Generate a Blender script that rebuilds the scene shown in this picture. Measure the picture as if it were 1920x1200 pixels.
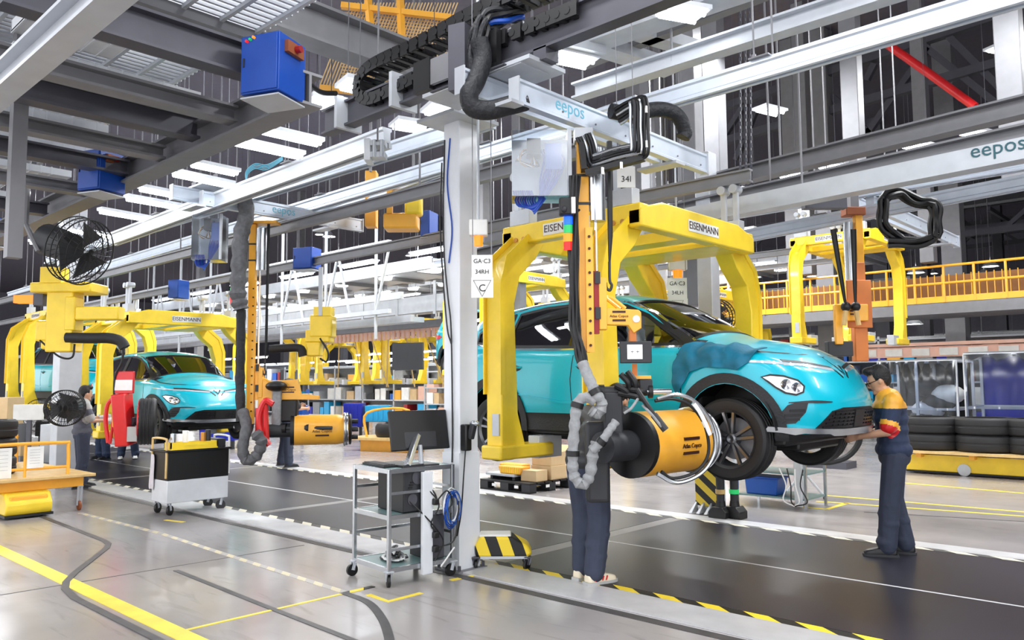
import bpy, bmesh, math, random
from mathutils import Vector, Matrix, Euler
from mathutils.bvhtree import BVHTree
random.seed(7)
PI=math.pi
for o in list(bpy.data.objects): bpy.data.objects.remove(o)
SC=bpy.context.scene; COL=SC.collection
# ---------------- camera
FPX,CAMH,HY,VX,ROLL=1490.,1.55,721.,-640.,math.radians(.4)
_p=math.atan((HY-600)/FPX); _a=math.atan((960-VX)/(FPX/math.cos(_p)))
FW=Vector((-math.cos(_a)*math.cos(_p),math.sin(_a)*math.cos(_p),math.sin(_p)))
_r=Vector((math.sin(_a),math.cos(_a),0)); _u=_r.cross(FW)
RT=_r*math.cos(ROLL)-_u*math.sin(ROLL); UP=_u*math.cos(ROLL)+_r*math.sin(ROLL)
CAM=Vector((0,0,CAMH))
cd=bpy.data.cameras.new('camera'); cd.sensor_width=36; cd.lens=36*FPX/1920; cd.clip_end=300
co=bpy.data.objects.new('camera',cd); COL.objects.link(co)
_m=Matrix((RT,UP,-FW)).transposed().to_4x4(); _m.translation=CAM; co.matrix_world=_m
SC.camera=co
# ---------------- world, exposure
SC.view_settings.view_transform='Standard'; SC.view_settings.look='None'
SC.view_settings.exposure=0.46; SC.view_settings.gamma=1; SC.view_settings.use_curve_mapping=False
W=bpy.data.worlds.new('hall_fill'); SC.world=W; W.use_nodes=True  # even white ambient fill, added to brighten the hall through its open sides
W.node_tree.nodes['Background'].inputs[0].default_value=(.95,.965,1,1)
W.node_tree.nodes['Background'].inputs[1].default_value=1.75
def area(loc,sx,sy,power,rot=(0,0,0),col=(.97,.985,1)):
    l=bpy.data.lights.new('hall_lamp_fill','AREA'); l.shape='RECTANGLE'; l.size=sx; l.size_y=sy; l.energy=power; l.color=col
    o=bpy.data.objects.new('hall_lamp_fill',l); COL.objects.link(o); o.location=loc; o.rotation_euler=rot
# area lights for the fluorescent rows, plus fill added near camera and far walls
for x,y,z,pw in ((-.5,2.4,5.2,20),(2,.5,5.2,15),(-3.2,-1.5,5.2,20),(-8,-1.2,5.2,30),(-3.4,3.2,5.6,60),(-10,.3,4.6,70),(-16,2,5.8,210),(-1,10.5,6.6,200),(-6,10.5,6.6,300),(-11,10,6.6,330),(-17,9.6,6.6,380),
               (-24,6,6.5,380),(-30,14,6.5,480),(-20,18,6.5,480),(-10,18,7,520),(-2,16,7.4,380),(5,13,7.4,200),(-40,20,6.5,600),(-30,28,6.5,600),(-60,16,7,1200),(-75,35,7,1500),(-50,45,8,1500),(-25,45,8,900),(1,5.5,6.0,200)):
    area((x,y,z),3.2,.5,pw)
# ---------------- helpers: pixel of the photograph -> point of the place on a known plane
def ray(x,y): return FW*FPX+RT*(x-960)+UP*(600-y)
def g(x,y,z=0): d=ray(x,y); return CAM+d*((z-CAMH)/d.z)
def aY(x,y,Y): d=ray(x,y); return CAM+d*(Y/d.y)
def aX(x,y,X): d=ray(x,y); return CAM+d*(X/d.x)
def aD(x,y,D): return CAM+ray(x,y)*(D/FPX)
def V(*a): return Vector(a)
# ---------------- objects
def wl(o):
    v=Vector((0,0,0))
    while o: v+=o.location; o=o.parent
    return v
def tag(o,label=None,cat=None,group=None,kind=None):
    if label:o['label']=label
    if cat:o['category']=cat
    if group:o['group']=group
    if kind:o['kind']=kind
    return o
def thing(name,label,cat,loc=(0,0,0),rz=0,group=None):
    o=bpy.data.objects.new(name,None); COL.objects.link(o); o.location=loc; o.rotation_euler=(0,0,rz); o.empty_display_size=.1
    return tag(o,label,cat,group)
def dup(root,loc=None,rz=None,label=None,group=None,skip=()):
    r=root.copy(); COL.objects.link(r)
    if loc is not None: r.location=loc
    if rz is not None: r.rotation_euler=(0,0,rz)
    if label:r['label']=label
    if group:r['group']=group
    for c in list(root.children):
        if c.name.split('.')[0] in skip: continue
        d=c.copy(); COL.objects.link(d); d.parent=r
        for k in list(c.children):
            e=k.copy(); COL.objects.link(e); e.parent=d
    return r
class MB:
    def __init__(s): s.v=[];s.f=[];s.m=[]
    def add(s,vs,fs,m=0):
        n=len(s.v); s.v+= [tuple(v) for v in vs]
        s.f+=[tuple(i+n for i in f) for f in fs]; s.m+=[m]*len(fs); return s
    def box(s,x0,y0,z0,x1,y1,z1,m=0):
        vs=[(x,y,z) for z in (z0,z1) for y in (y0,y1) for x in (x0,x1)]
        return s.add(vs,[(0,2,3,1),(4,5,7,6),(0,1,5,4),(2,6,7,3),(0,4,6,2),(1,3,7,5)],m)
    def cbox(s,c,sz,m=0,rot=None):
        hx,hy,hz=sz[0]/2,sz[1]/2,sz[2]/2; c=Vector(c)
        R=Euler(rot).to_matrix() if rot else Matrix.Identity(3)
        vs=[c+R@Vector((x,y,z)) for z in (-hz,hz) for y in (-hy,hy) for x in (-hx,hx)]
        return s.add(vs,[(0,2,3,1),(4,5,7,6),(0,1,5,4),(2,6,7,3),(0,4,6,2),(1,3,7,5)],m)
    def _fr(s,p0,p1,up=(0,0,1)):
        d=(Vector(p1)-Vector(p0)).normalized(); u=Vector(up)
        if abs(d.dot(u))>.99: u=Vector((0,1,0)) if abs(d.y)<.9 else Vector((1,0,0))
        r=d.cross(u).normalized(); return d,r,r.cross(d)
    def ext(s,p0,p1,poly,m=0,up=(0,0,1)):
        d,r,u=s._fr(p0,p1,up); n=len(poly)
        vs=[Vector(p)+r*a+u*b for p in (p0,p1) for a,b in poly]
        fs=[(i,(i+1)%n,n+(i+1)%n,n+i) for i in range(n)]+[tuple(range(n))[::-1],tuple(range(n,2*n))]
        return s.add(vs,fs,m)
    def bar(s,p0,p1,w,h,m=0,up=(0,0,1)):
        return s.ext(p0,p1,[(-w/2,-h/2),(w/2,-h/2),(w/2,h/2),(-w/2,h/2)],m,up)
    def ibeam(s,p0,p1,w,h,t=.02,m=0,up=(0,0,1)):
        a,b,k=w/2,h/2,t/2
        return s.ext(p0,p1,[(-a,-b),(a,-b),(a,-b+t),(k,-b+t),(k,b-t),(a,b-t),(a,b),(-a,b),(-a,b-t),(-k,b-t),(-k,-b+t),(-a,-b+t)],m,up)
    def tube(s,pts,r,n=8,m=0,caps=True,closed=False):
        pts=[Vector(p) for p in pts]; k=len(pts)
        R=r if isinstance(r,(list,tuple)) else [r]*k
        d0=(pts[1]-pts[0]).normalized(); u=Vector((0,0,1)) if abs(d0.z)<.9 else Vector((1,0,0))
        x=d0.cross(u).normalized(); vs=[]
        for i,p in enumerate(pts):
            if closed: d=(pts[(i+1)%k]-pts[i-1]).normalized()
            else: d=(pts[min(i+1,k-1)]-pts[max(i-1,0)]).normalized()
            x=(x-d*x.dot(d)).normalized(); y=d.cross(x)
            for j in range(n):
                t=2*PI*j/n; vs.append(p+(x*math.cos(t)+y*math.sin(t))*R[i])
        fs=[]
        for i in range(k if closed else k-1):
            a,b=i*n,((i+1)%k)*n
            fs+=[(a+j,a+(j+1)%n,b+(j+1)%n,b+j) for j in range(n)]
        if caps and not closed: fs+=[tuple(range(n))[::-1],tuple(range((k-1)*n,k*n))]
        return s.add(vs,fs,m)
    def cyl(s,p0,p1,r0,r1=None,n=16,m=0): return s.tube([p0,p1],[r0,r0 if r1 is None else r1],n,m)
    def lathe(s,prof,c=(0,0,0),ax=(0,0,1),n=24,m=0,closed=False):
        ax=Vector(ax).normalized(); u=Vector((1,0,0)) if abs(ax.x)<.9 else Vector((0,1,0))
        x=ax.cross(u).normalized(); y=ax.cross(x); c=Vector(c); k=len(prof)
        vs=[c+ax*h+(x*math.cos(2*PI*j/n)+y*math.sin(2*PI*j/n))*r for r,h in prof for j in range(n)]
        fs=[(i*n+j,i*n+(j+1)%n,((i+1)%k)*n+(j+1)%n,((i+1)%k)*n+j) for i in range(k if closed else k-1) for j in range(n)]
        if not closed:
            if prof[0][0]>1e-4: fs.append(tuple(range(n))[::-1])
            if prof[-1][0]>1e-4: fs.append(tuple(range((k-1)*n,k*n)))
        return s.add(vs,fs,m)
    def prism(s,poly,ax,a0,a1,m=0):
        def P(u,v,w): return {'X':(w,u,v),'Y':(u,w,v),'Z':(u,v,w)}[ax]
        n=len(poly); vs=[P(u,v,w) for w in (a0,a1) for u,v in poly]
        return s.add(vs,[(i,(i+1)%n,n+(i+1)%n,n+i) for i in range(n)]+[tuple(range(n))[::-1],tuple(range(n,2*n))],m)
    def ell(s,c,r,nu=12,nv=8,m=0):
        c=Vector(c); vs=[c+Vector((0,0,-r[2]))]
        for i in range(1,nv):
            t=-PI/2+PI*i/nv
            vs+=[c+Vector((r[0]*math.cos(t)*math.cos(2*PI*j/nu),r[1]*math.cos(t)*math.sin(2*PI*j/nu),r[2]*math.sin(t))) for j in range(nu)]
        vs.append(c+Vector((0,0,r[2]))); L=len(vs)-1
        fs=[(0,1+(j+1)%nu,1+j) for j in range(nu)]+[(L,1+(nv-2)*nu+j,1+(nv-2)*nu+(j+1)%nu) for j in range(nu)]
        for i in range(nv-2): fs+=[(1+i*nu+j,1+i*nu+(j+1)%nu,1+(i+1)*nu+(j+1)%nu,1+(i+1)*nu+j) for j in range(nu)]
        return s.add(vs,fs,m)
    def build(s,name,mat,parent=None,smooth=38,bevel=0,local=False):
        me=bpy.data.meshes.new(name); off=Vector((0,0,0)) if local or not parent else wl(parent)
        me.from_pydata([Vector(v)-off for v in s.v],[],s.f)
        bm=bmesh.new(); bm.from_mesh(me); bmesh.ops.recalc_face_normals(bm,faces=bm.faces); bm.to_mesh(me); bm.free()
        for k in (mat if isinstance(mat,(list,tuple)) else [mat]): me.materials.append(M[k])
        me.polygons.foreach_set('material_index',s.m)
        if smooth:
            me.polygons.foreach_set('use_smooth',[True]*len(me.polygons)); me.set_sharp_from_angle(angle=math.radians(smooth))
        o=bpy.data.objects.new(name,me); COL.objects.link(o)
        if parent: o.parent=parent
        if bevel:
            b=o.modifiers.new('bevel','BEVEL'); b.width=bevel; b.segments=2; b.limit_method='ANGLE'; b.harden_normals=False
        return o
def smoothpath(pts,k=6):
    pts=[Vector(p) for p in pts]; P=[pts[0]*2-pts[1]]+pts+[pts[-1]*2-pts[-2]]; out=[]
    for i in range(1,len(P)-2):
        for j in range(k):
            t=j/k; a,b,c,d=P[i-1],P[i],P[i+1],P[i+2]
            out.append(.5*((2*b)+(c-a)*t+(2*a-5*b+4*c-d)*t*t+(3*b-a-3*c+d)*t**3))
    return out+[pts[-1]]
# ---------------- text as real geometry
def text(s,size,mat,parent,pos,xdir,updir,name='lettering',depth=.002,bold=0):
    cu=bpy.data.curves.new('t','FONT'); cu.body=s; cu.size=size; cu.align_x='CENTER'; cu.align_y='CENTER'; cu.extrude=depth; cu.offset=bold; cu.resolution_u=3
    o=bpy.data.objects.new('t',cu); COL.objects.link(o)
    me=bpy.data.meshes.new_from_object(o.evaluated_get(bpy.context.evaluated_depsgraph_get())); bpy.data.objects.remove(o)
    x=Vector(xdir).normalized(); z=x.cross(Vector(updir)).normalized(); y=z.cross(x)
    R=Matrix((x,y,z)).transposed().to_4x4(); R.translation=Vector(pos)-(wl(parent) if parent else Vector())
    me.transform(R); me.materials.clear(); me.materials.append(M[mat]); me.name=name
    o=bpy.data.objects.new(name,me); COL.objects.link(o); o.parent=parent; return o
# ---------------- materials
M={}
def lin(c): return tuple(((x/255)/12.92 if x/255<=.04045 else ((x/255+.055)/1.055)**2.4) for x in c)
def mat(name,rgb,rough=.5,metal=0,coat=0,var=.06,scale=6,bump=0,emit=0,trans=0):
    m=bpy.data.materials.new(name); m.use_nodes=True; nt=m.node_tree; b=nt.nodes['Principled BSDF']; c=lin(rgb)
    b.inputs['Roughness'].default_value=rough; b.inputs['Metallic'].default_value=metal; b.inputs['Coat Weight'].default_value=coat; b.inputs['Coat Roughness'].default_value=.06
    if emit:
        b.inputs['Emission Color'].default_value=c+(1,); b.inputs['Emission Strength'].default_value=emit
    b.inputs['Base Color'].default_value=c+(1,)
    if var:
        tc=nt.nodes.new('ShaderNodeTexCoord'); nz=nt.nodes.new('ShaderNodeTexNoise'); nz.inputs['Scale'].default_value=scale; nz.inputs['Detail'].default_value=4
        nt.links.new(tc.outputs['Object'],nz.inputs['Vector'])
        r=nt.nodes.new('ShaderNodeValToRGB'); nt.links.new(nz.outputs['Fac'],r.inputs[0])
        r.color_ramp.elements[0].position=.3; r.color_ramp.elements[1].position=.7
        r.color_ramp.elements[0].color=tuple(x*(1-var) for x in c)+(1,); r.color_ramp.elements[1].color=tuple(min(1,x*(1+var)) for x in c)+(1,)
        nt.links.new(r.outputs[0],b.inputs['Base Color'])
        if bump:
            bp=nt.nodes.new('ShaderNodeBump'); bp.inputs['Strength'].default_value=bump; bp.inputs['Distance'].default_value=.02
            nt.links.new(nz.outputs['Fac'],bp.inputs['Height']); nt.links.new(bp.outputs[0],b.inputs['Normal'])
    M[name]=m; return m
def stripes(name,c1,c2,period,ax,rough=.5):
    """diagonal printed warning stripes; ax = weights of x,y,z"""
    m=bpy.data.materials.new(name); m.use_nodes=True; nt=m.node_tree; b=nt.nodes['Principled BSDF']; b.inputs['Roughness'].default_value=rough
    tc=nt.nodes.new('ShaderNodeTexCoord'); d=nt.nodes.new('ShaderNodeVectorMath'); d.operation='DOT_PRODUCT'; d.inputs[1].default_value=ax
    nt.links.new(tc.outputs['Object'],d.inputs[0])
    f=nt.nodes.new('ShaderNodeMath'); f.operation='WRAP'; f.inputs[1].default_value=period; f.inputs[2].default_value=0; nt.links.new(d.outputs['Value'],f.inputs[0])
    g_=nt.nodes.new('ShaderNodeMath'); g_.operation='GREATER_THAN'; g_.inputs[1].default_value=period/2; nt.links.new(f.outputs[0],g_.inputs[0])
    mx=nt.nodes.new('ShaderNodeMix'); mx.data_type='RGBA'; mx.inputs[6].default_value=lin(c1)+(1,); mx.inputs[7].default_value=lin(c2)+(1,)
    nt.links.new(g_.outputs[0],mx.inputs[0]); nt.links.new(mx.outputs[2],b.inputs['Base Color']); M[name]=m
def clear(name,tint,alpha,rough=.05):
    m=bpy.data.materials.new(name); m.use_nodes=True; nt=m.node_tree; nt.nodes.clear()
    o=nt.nodes.new('ShaderNodeOutputMaterial'); t=nt.nodes.new('ShaderNodeBsdfTransparent'); t.inputs[0].default_value=tint+(1,)
    b=nt.nodes.new('ShaderNodeBsdfGlossy'); b.inputs['Roughness'].default_value=rough; b.inputs[0].default_value=(1,1,1,1)
    fr=nt.nodes.new('ShaderNodeFresnel'); fr.inputs[0].default_value=1.5
    ad=nt.nodes.new('ShaderNodeMath'); ad.operation='ADD'; ad.inputs[1].default_value=alpha; nt.links.new(fr.outputs[0],ad.inputs[0])
    x=nt.nodes.new('ShaderNodeMixShader'); nt.links.new(ad.outputs[0],x.inputs[0]); nt.links.new(t.outputs[0],x.inputs[1]); nt.links.new(b.outputs[0],x.inputs[2]); nt.links.new(x.outputs[0],o.inputs[0]); M[name]=m
mat('teal',(2,184,206),.28,0,.45,.02); mat('yellow',(248,212,50),.4,0,.2); mat('amber',(250,180,56),.4,0,.2,.05); mat('orange_steel',(206,118,52),.5)
mat('grey_steel',(128,128,132),.5,.2); mat('dark_steel',(82,82,90),.45,.3); mat('light_steel',(190,194,200),.4,.2); mat('alu',(205,214,226),.35,.35); mat('white_paint',(214,217,222),.35); mat('column_paint',(226,229,234),.4,0,.1,.03)
mat('black',(18,18,20),.45); mat('black_rubber',(26,26,28),.6,0,0,.1,12,.1); mat('charcoal',(44,45,49),.5); mat('cladding',(40,41,44),.62,0,0,.1,60,.2)
mat('blue_box',(16,72,168),.4); mat('blue_bin',(20,86,180),.35); mat('deep_blue',(24,40,170),.4); mat('cyan_crate',(40,170,225),.35); mat('red',(216,32,36),.35,0,.3); mat('dull_red',(150,20,24),.4)
mat('chrome',(222,224,228),.12,1); mat('silver',(190,194,198),.25,.9); mat('brass',(196,140,70),.4,.7)
mat('paper',(240,240,238),.7); mat('sign_white',(232,232,228),.5); mat('cardboard',(214,184,140),.8); mat('wood',(214,180,120),.6,0,0,.12,9); mat('cloth',(208,202,206),.9,0,0,.05,20,.3)
mat('rail_panel',(142,92,44),.6); mat('blanket',(0,104,134),.6,0,0,.2,8,.7); mat('sleeve_grey',(150,152,154),.75,0,0,.15,22,.5); mat('sleeve_dark',(92,92,95),.7,0,0,.25,18,.7); mat('sleeve_black',(30,31,36),.6,0,0,.2,30,.6)
mat('skin',(206,158,128),.55,0,0,.04); mat('hair',(18,16,16),.55,0,0,.2,60,.4); mat('navy',(44,56,82),.85,0,0,.1,14,.3); mat('trousers',(54,60,78),.85,0,0,.1,12,.3); mat('grey_shirt',(92,94,106),.85,0,0,.1,14,.3); mat('glove',(225,222,215),.8); mat('shoe_cream',(228,216,190),.6); mat('grey_cloth',(176,176,174),.85)
mat('screen_white',(240,242,244),.3,emit=.7,var=0); mat('tube',(245,250,255),.4,emit=16,var=0); mat('panel_light',(245,250,255),.4,emit=11,var=0); mat('far_lamp',(255,252,246),.4,emit=18,var=0)
mat('red_lamp',(230,24,20),.3,emit=.8,var=0); mat('amber_lamp',(255,130,20),.3,emit=.8,var=0); mat('green_lamp',(30,170,90),.3,emit=.5,var=0); mat('blue_lamp',(20,90,255),.3,emit=1.0,var=0)
mat('roof_dark',(98,94,106),.8); mat('wall_far',(112,110,120),.8); mat('copper',(236,190,170),.5); mat('rim',(120,122,126),.28,.85); mat('rim_dark',(40,41,44),.3,.7); mat('interior',(26,26,29),.7); mat('lens',(225,232,238),.08,.3,1)
mat('mat_green',(120,150,150),.35); mat('rust',(150,84,50),.6,.2); mat('belt',(40,39,50),.33,0,0,.14,1.3); M['belt'].node_tree.nodes['Principled BSDF'].inputs['Specular IOR Level'].default_value=.3; mat('belt_seam',(134,130,128),.4); mat('line_white',(224,224,226),.5); mat('tape_yellow',(246,218,66),.45,0,0,.12,5); mat('groove',(82,80,80),.5,.3,0,.2,7); mat('kerb_steel',(206,206,208),.35,.3,0,.1,4); mat('eepos_blue',(110,190,214),.5); mat('eepos_teal',(40,90,100),.5); mat('ink',(40,40,46),.6); mat('brown_ink',(60,24,10),.5)
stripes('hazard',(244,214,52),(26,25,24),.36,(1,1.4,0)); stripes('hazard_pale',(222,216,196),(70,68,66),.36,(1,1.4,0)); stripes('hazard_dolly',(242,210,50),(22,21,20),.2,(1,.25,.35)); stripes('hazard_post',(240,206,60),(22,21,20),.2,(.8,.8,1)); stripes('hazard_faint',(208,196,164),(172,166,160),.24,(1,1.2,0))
clear('window_glass',(.74,.78,.8),.05,.02); clear('clear_plastic',(.9,.93,.96),.08,.12); clear('film',(.86,.9,.96),.0,.28); clear('pc_window',(.5,.58,.66),.1,.05)
def floor_mat():
    m=bpy.data.materials.new('polished_concrete'); m.use_nodes=True; nt=m.node_tree; b=nt.nodes['Principled BSDF']; L=nt.links.new
    tc=nt.nodes.new('ShaderNodeTexCoord')
    def nz(sc,det,vec=None,dist=0):
        n=nt.nodes.new('ShaderNodeTexNoise'); n.inputs['Scale'].default_value=sc; n.inputs['Detail'].default_value=det; n.inputs['Distortion'].default_value=dist
        if vec:
            mp=nt.nodes.new('ShaderNodeMapping'); mp.inputs['Scale'].default_value=vec; L(tc.outputs['Object'],mp.inputs[0]); L(mp.outputs[0],n.inputs['Vector'])
        else: L(tc.outputs['Object'],n.inputs['Vector'])
        return n
    a=nz(.5,5); r=nt.nodes.new('ShaderNodeValToRGB'); L(a.outputs['Fac'],r.inputs[0])
    r.color_ramp.elements[0].position=.32; r.color_ramp.elements[1].position=.7
    r.color_ramp.elements[0].color=lin((146,141,140))+(1,); r.color_ramp.elements[1].color=lin((174,168,165))+(1,)
    s=nz(2.2,6,(.5,3,1),1.5); r2=nt.nodes.new('ShaderNodeValToRGB'); L(s.outputs['Fac'],r2.inputs[0])
    r2.color_ramp.elements[0].position=.28; r2.color_ramp.elements[1].position=.42; r2.color_ramp.elements[0].color=(.62,.6,.6,1); r2.color_ramp.elements[1].color=(1,1,1,1)
    mx=nt.nodes.new('ShaderNodeMix'); mx.data_type='RGBA'; mx.blend_type='MULTIPLY'; mx.inputs[0].default_value=.5; L(r.outputs[0],mx.inputs[6]); L(r2.outputs[0],mx.inputs[7]); L(mx.outputs[2],b.inputs['Base Color'])
    q=nz(3,4); r3=nt.nodes.new('ShaderNodeMapRange'); r3.inputs[3].default_value=.1; r3.inputs[4].default_value=.3; L(q.outputs['Fac'],r3.inputs[0]); L(r3.outputs[0],b.inputs['Roughness'])
    bp=nt.nodes.new('ShaderNodeBump'); bp.inputs['Strength'].default_value=.06; bp.inputs['Distance'].default_value=.01; L(q.outputs['Fac'],bp.inputs['Height']); L(bp.outputs[0],b.inputs['Normal'])
    b.inputs['Specular IOR Level'].default_value=.6; M['floor']=m
floor_mat()
# ================= SETTING
def struct(name,mb,m,parent=None,**k):
    o=mb.build(name,m,parent,**k); o['kind']='structure' if not parent else o.get('kind','')
    if parent and 'kind' in o: del o['kind']
    return o
floor=struct('floor',MB().box(-95,-9,-.2,14,62,0),'floor')
struct('ceiling',MB().box(-95,-9,11.5,14,62,11.7),'roof_dark')
struct('wall_left',MB().box(-95.3,-9,0,-95,62,11.5),'wall_far')
struct('wall_far',MB().box(-95,62,0,14,62.3,11.5),'wall_far')
struct('wall_right',MB().box(14,8,0,14.3,62,11.5),'wall_far')
def strip(pts,w,m,z=.004,name='floor_line',parent=floor):
    mb=MB(); pts=[Vector((p[0],p[1],0)) for p in pts]; vs=[]; k=len(pts)
    for i,p in enumerate(pts):
        d=(pts[min(i+1,k-1)]-pts[max(i-1,0)]).normalized(); n=Vector((-d.y,d.x,0))*w/2
        vs+=[p+n,p-n,p+n+V(0,0,z),p-n+V(0,0,z)]
    fs=[(2,3,1,0)]
    for i in range(k-1):
        a=i*4; fs+=[(a+2,a+6,a+7,a+3),(a,a+4,a+6,a+2),(a+1,a+3,a+7,a+5)]
    fs.append((k*4-4,k*4-3,k*4-1,k*4-2)); mb.add(vs,fs); return mb.build(name,m,parent,smooth=0)
G=lambda *ps:[g(*p) for p in ps]
strip([(-30,2.32),(-2,2.32)],.13,'tape_yellow')
strip(G((60,962),(195,1014),(203,1020),(200,1028),(140,1075),(124,1092),(122,1104),(140,1122),(205,1155),(310,1208)),.055,'groove',.007,'guide_tape')
strip(G((330,1070),(500,1138),(700,1216)),.045,'groove',.005,'guide_tape')
strip(smoothpath(G((645,1112),(690,1130),(715,1158),(728,1190),(735,1230))),.06,'groove',.005,'guide_tape')
strip(G((150,962),(300,1000),(480,1058),(650,1112)),.06,'hazard_faint',.003,'floor_tape')
strip(G((330,1186),(640,1114)),.03,'tape_yellow',.003); strip(G((640,1114),(700,1100)),.05,'hazard',.004,'floor_tape')
strip(G((690,1115),(728,1128),(790,1112)),.05,'tape_yellow',.003,'corner_mark'); strip(G((845,1088),(905,1076),(862,1066)),.05,'tape_yellow',.003,'corner_mark')
strip(G((310,975),(345,979)),.05,'tape_yellow',.003,'corner_mark'); strip(G((410,970),(430,968)),.05,'tape_yellow',.003,'corner_mark')
strip([(-60,4.52),(2,4.52)],.09,'groove',.004,'floor_rail'); strip(G((0,1116),(570,1022)),.012,'groove',.002,'floor_joint')
for a,b in (((1500,925),(1920,960)),((1530,940),(1920,968)),((1550,955),(1590,943)),((1500,950),(1550,955)),((1690,905),(1920,925))): strip(G(a,b),.06,'tape_yellow',.003)
strip(G((1620,960),(1920,978)),.03,'groove',.003,'floor_joint'); strip(G((1590,1010),(1700,1030),(1920,1050)),.02,'groove',.003,'floor_joint')
# ---- slat conveyor flush with the floor
cv=thing('conveyor_belt','wide dark grey floor conveyor running under the hanging cars','conveyor',(0,6.55,0))
xs=[4,-4.95,-9.0,-14.2,-20,-27,-36,-60]
for i in range(len(xs)-1):
    for y0,y1 in ((5.1,6.435),(6.465,8.02)):
        MB().box(xs[i+1]+.09,y0,.001,xs[i]-.09,y1,.012).build('belt_panel','belt',cv,smooth=0)
    if i: MB().box(xs[i]-.085,5.1,.001,xs[i]+.085,8.02,.011).build('joint_plate','belt_seam',cv,smooth=0)
MB().box(-60,6.435,.001,4,6.465,.0125).build('centre_line','line_white',cv,smooth=0)
MB().box(-60,4.6,.001,4,4.99,.014).build('edge_plate','kerb_steel',cv,smooth=0); MB().box(-60,8.12,.001,4,8.38,.014).build('edge_plate','kerb_steel',cv,smooth=0)
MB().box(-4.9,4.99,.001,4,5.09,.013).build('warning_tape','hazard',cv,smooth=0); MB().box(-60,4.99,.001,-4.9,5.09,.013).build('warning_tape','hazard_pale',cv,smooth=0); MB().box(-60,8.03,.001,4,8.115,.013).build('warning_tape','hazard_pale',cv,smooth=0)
# ---- columns
def column(x,y,z1,w,label,m='column_paint',z0=0,group=None,plate=True,wy=None):
    t=thing('steel_column',label,'column',(x,y,z0),group=group); h=w/2; k=(wy or w)/2
    MB().box(x-h,y-k,z0,x+h,y+k,z1).build('shaft',m,t,bevel=.012)
    if plate:
        MB().box(x-h*1.5,y-k*1.5,z0,x+h*1.5,y+k*1.5,z0+.02).build('base_plate','grey_steel',t)
        b=MB()
        for sx in(-1,1):
            for sy in(-1,1): b.cyl((x+sx*h*1.25,y+sy*k*1.25,z0+.02),(x+sx*h*1.25,y+sy*k*1.25,z0+.06),.014,n=6)
        tag(b.build('anchor_bolts','dark_steel',t),kind='stuff')
    return t
maincol=column(-5.02,4.72,3.86,.2,'pale grey square steel column behind the monitor cart','column_paint',wy=.22)
MB().box(-5.26,4.42,3.84,-4.78,4.96,3.87).build('cap_plate','light_steel',maincol)
MB().box(-5.125,4.6,0,-4.915,4.84,.98).build('lower_casing','column_paint',maincol)
column(-4.86,8.75,4.4,.2,'grey column with a hazard-striped foot behind the front wheel','light_steel',wy=.2)
t=thing('column_guard','yellow and black striped guard plate around the column foot','guard',(-4.86,8.62,0)); MB().prism([(-5.03,.09),(-4.75,.09),(-4.75,.62),(-5.03,.62)],'Y',8.6,8.63).build('plate','hazard_post',t)
b=MB()
for k in range(4): b.add([(-5.04+k*.1,8.45,.015),(-5.0+k*.1,8.45,.015),(-5.0+k*.1,8.62,.015),(-5.04+k*.1,8.62,.015),(-5.03+k*.1,8.6,.13),(-5.01+k*.1,8.6,.13)],[(0,1,2,3),(0,1,5,4),(1,2,5),(3,0,4),(2,3,4,5)])
tag(b.build('foot_gussets','light_steel',t),kind='stuff')
p=g(118,905); column(p.x,p.y,4.6,.34,'grey steel column behind the left worker with a white notice','light_steel')
t=thing('notice','white safety notice fixed on the left grey column','sign',(p.x+.18,p.y-.18,1.0)); MB().box(p.x-.1,p.y-.19,.95,p.x+.17,p.y-.172,1.35).build('board','paper',t)
b=MB(); [b.box(p.x-.07+.12*i,p.y-.194,1.22-.12*j,p.x+.02+.12*i,p.y-.19,1.3-.12*j) for i in range(2) for j in range(2)]; tag(b.build('print','ink',t),kind='stuff')
for n,(px,y,z0,w) in enumerate(((1343,11,4.2,.26),(1508,20,4.3,.32),(1603,12.5,4.5,.26),(1732,20,4.3,.3),(1905,12,4.1,.3),(905,13,3.2,.24),(972,13,3.2,.22),(1215,12.5,4.2,.2),(1240,19,4,.3),(1298,9.6,2.6,.24))):
    q=aY(px,300,y); column(q.x,y,11.5,w,'grey hanging steel post %s'%['beside the chains in the upper right','far behind the upper right roof','carrying the grey double beam','under the red pipe','at the right edge','behind the sign ending in RH','between the white sign and the crane box','above the yellow frame','left of the chains in the dark roof','behind the sign ending in LH'][n],'grey_steel',z0=z0,plate=False)
for n,(px,y,w) in enumerate(((1560,22,.5),(1800,24,.5),(1500,22,.4),(1310,15,.5),(372,16,.3),(560,22,.3),(610,24,.3),(1210,16,.5))):
    q=aY(px,700,y); column(q.x,y,11.5,w,'tall grey hall column %s'%['below the far yellow walkway','at the far right behind the racks','left of the far orange mast','behind the windscreen','behind the second yellow frame','left of the blue boxes','right of the blue cabinet','behind the front window'][n],'grey_steel',plate=False)
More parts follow.
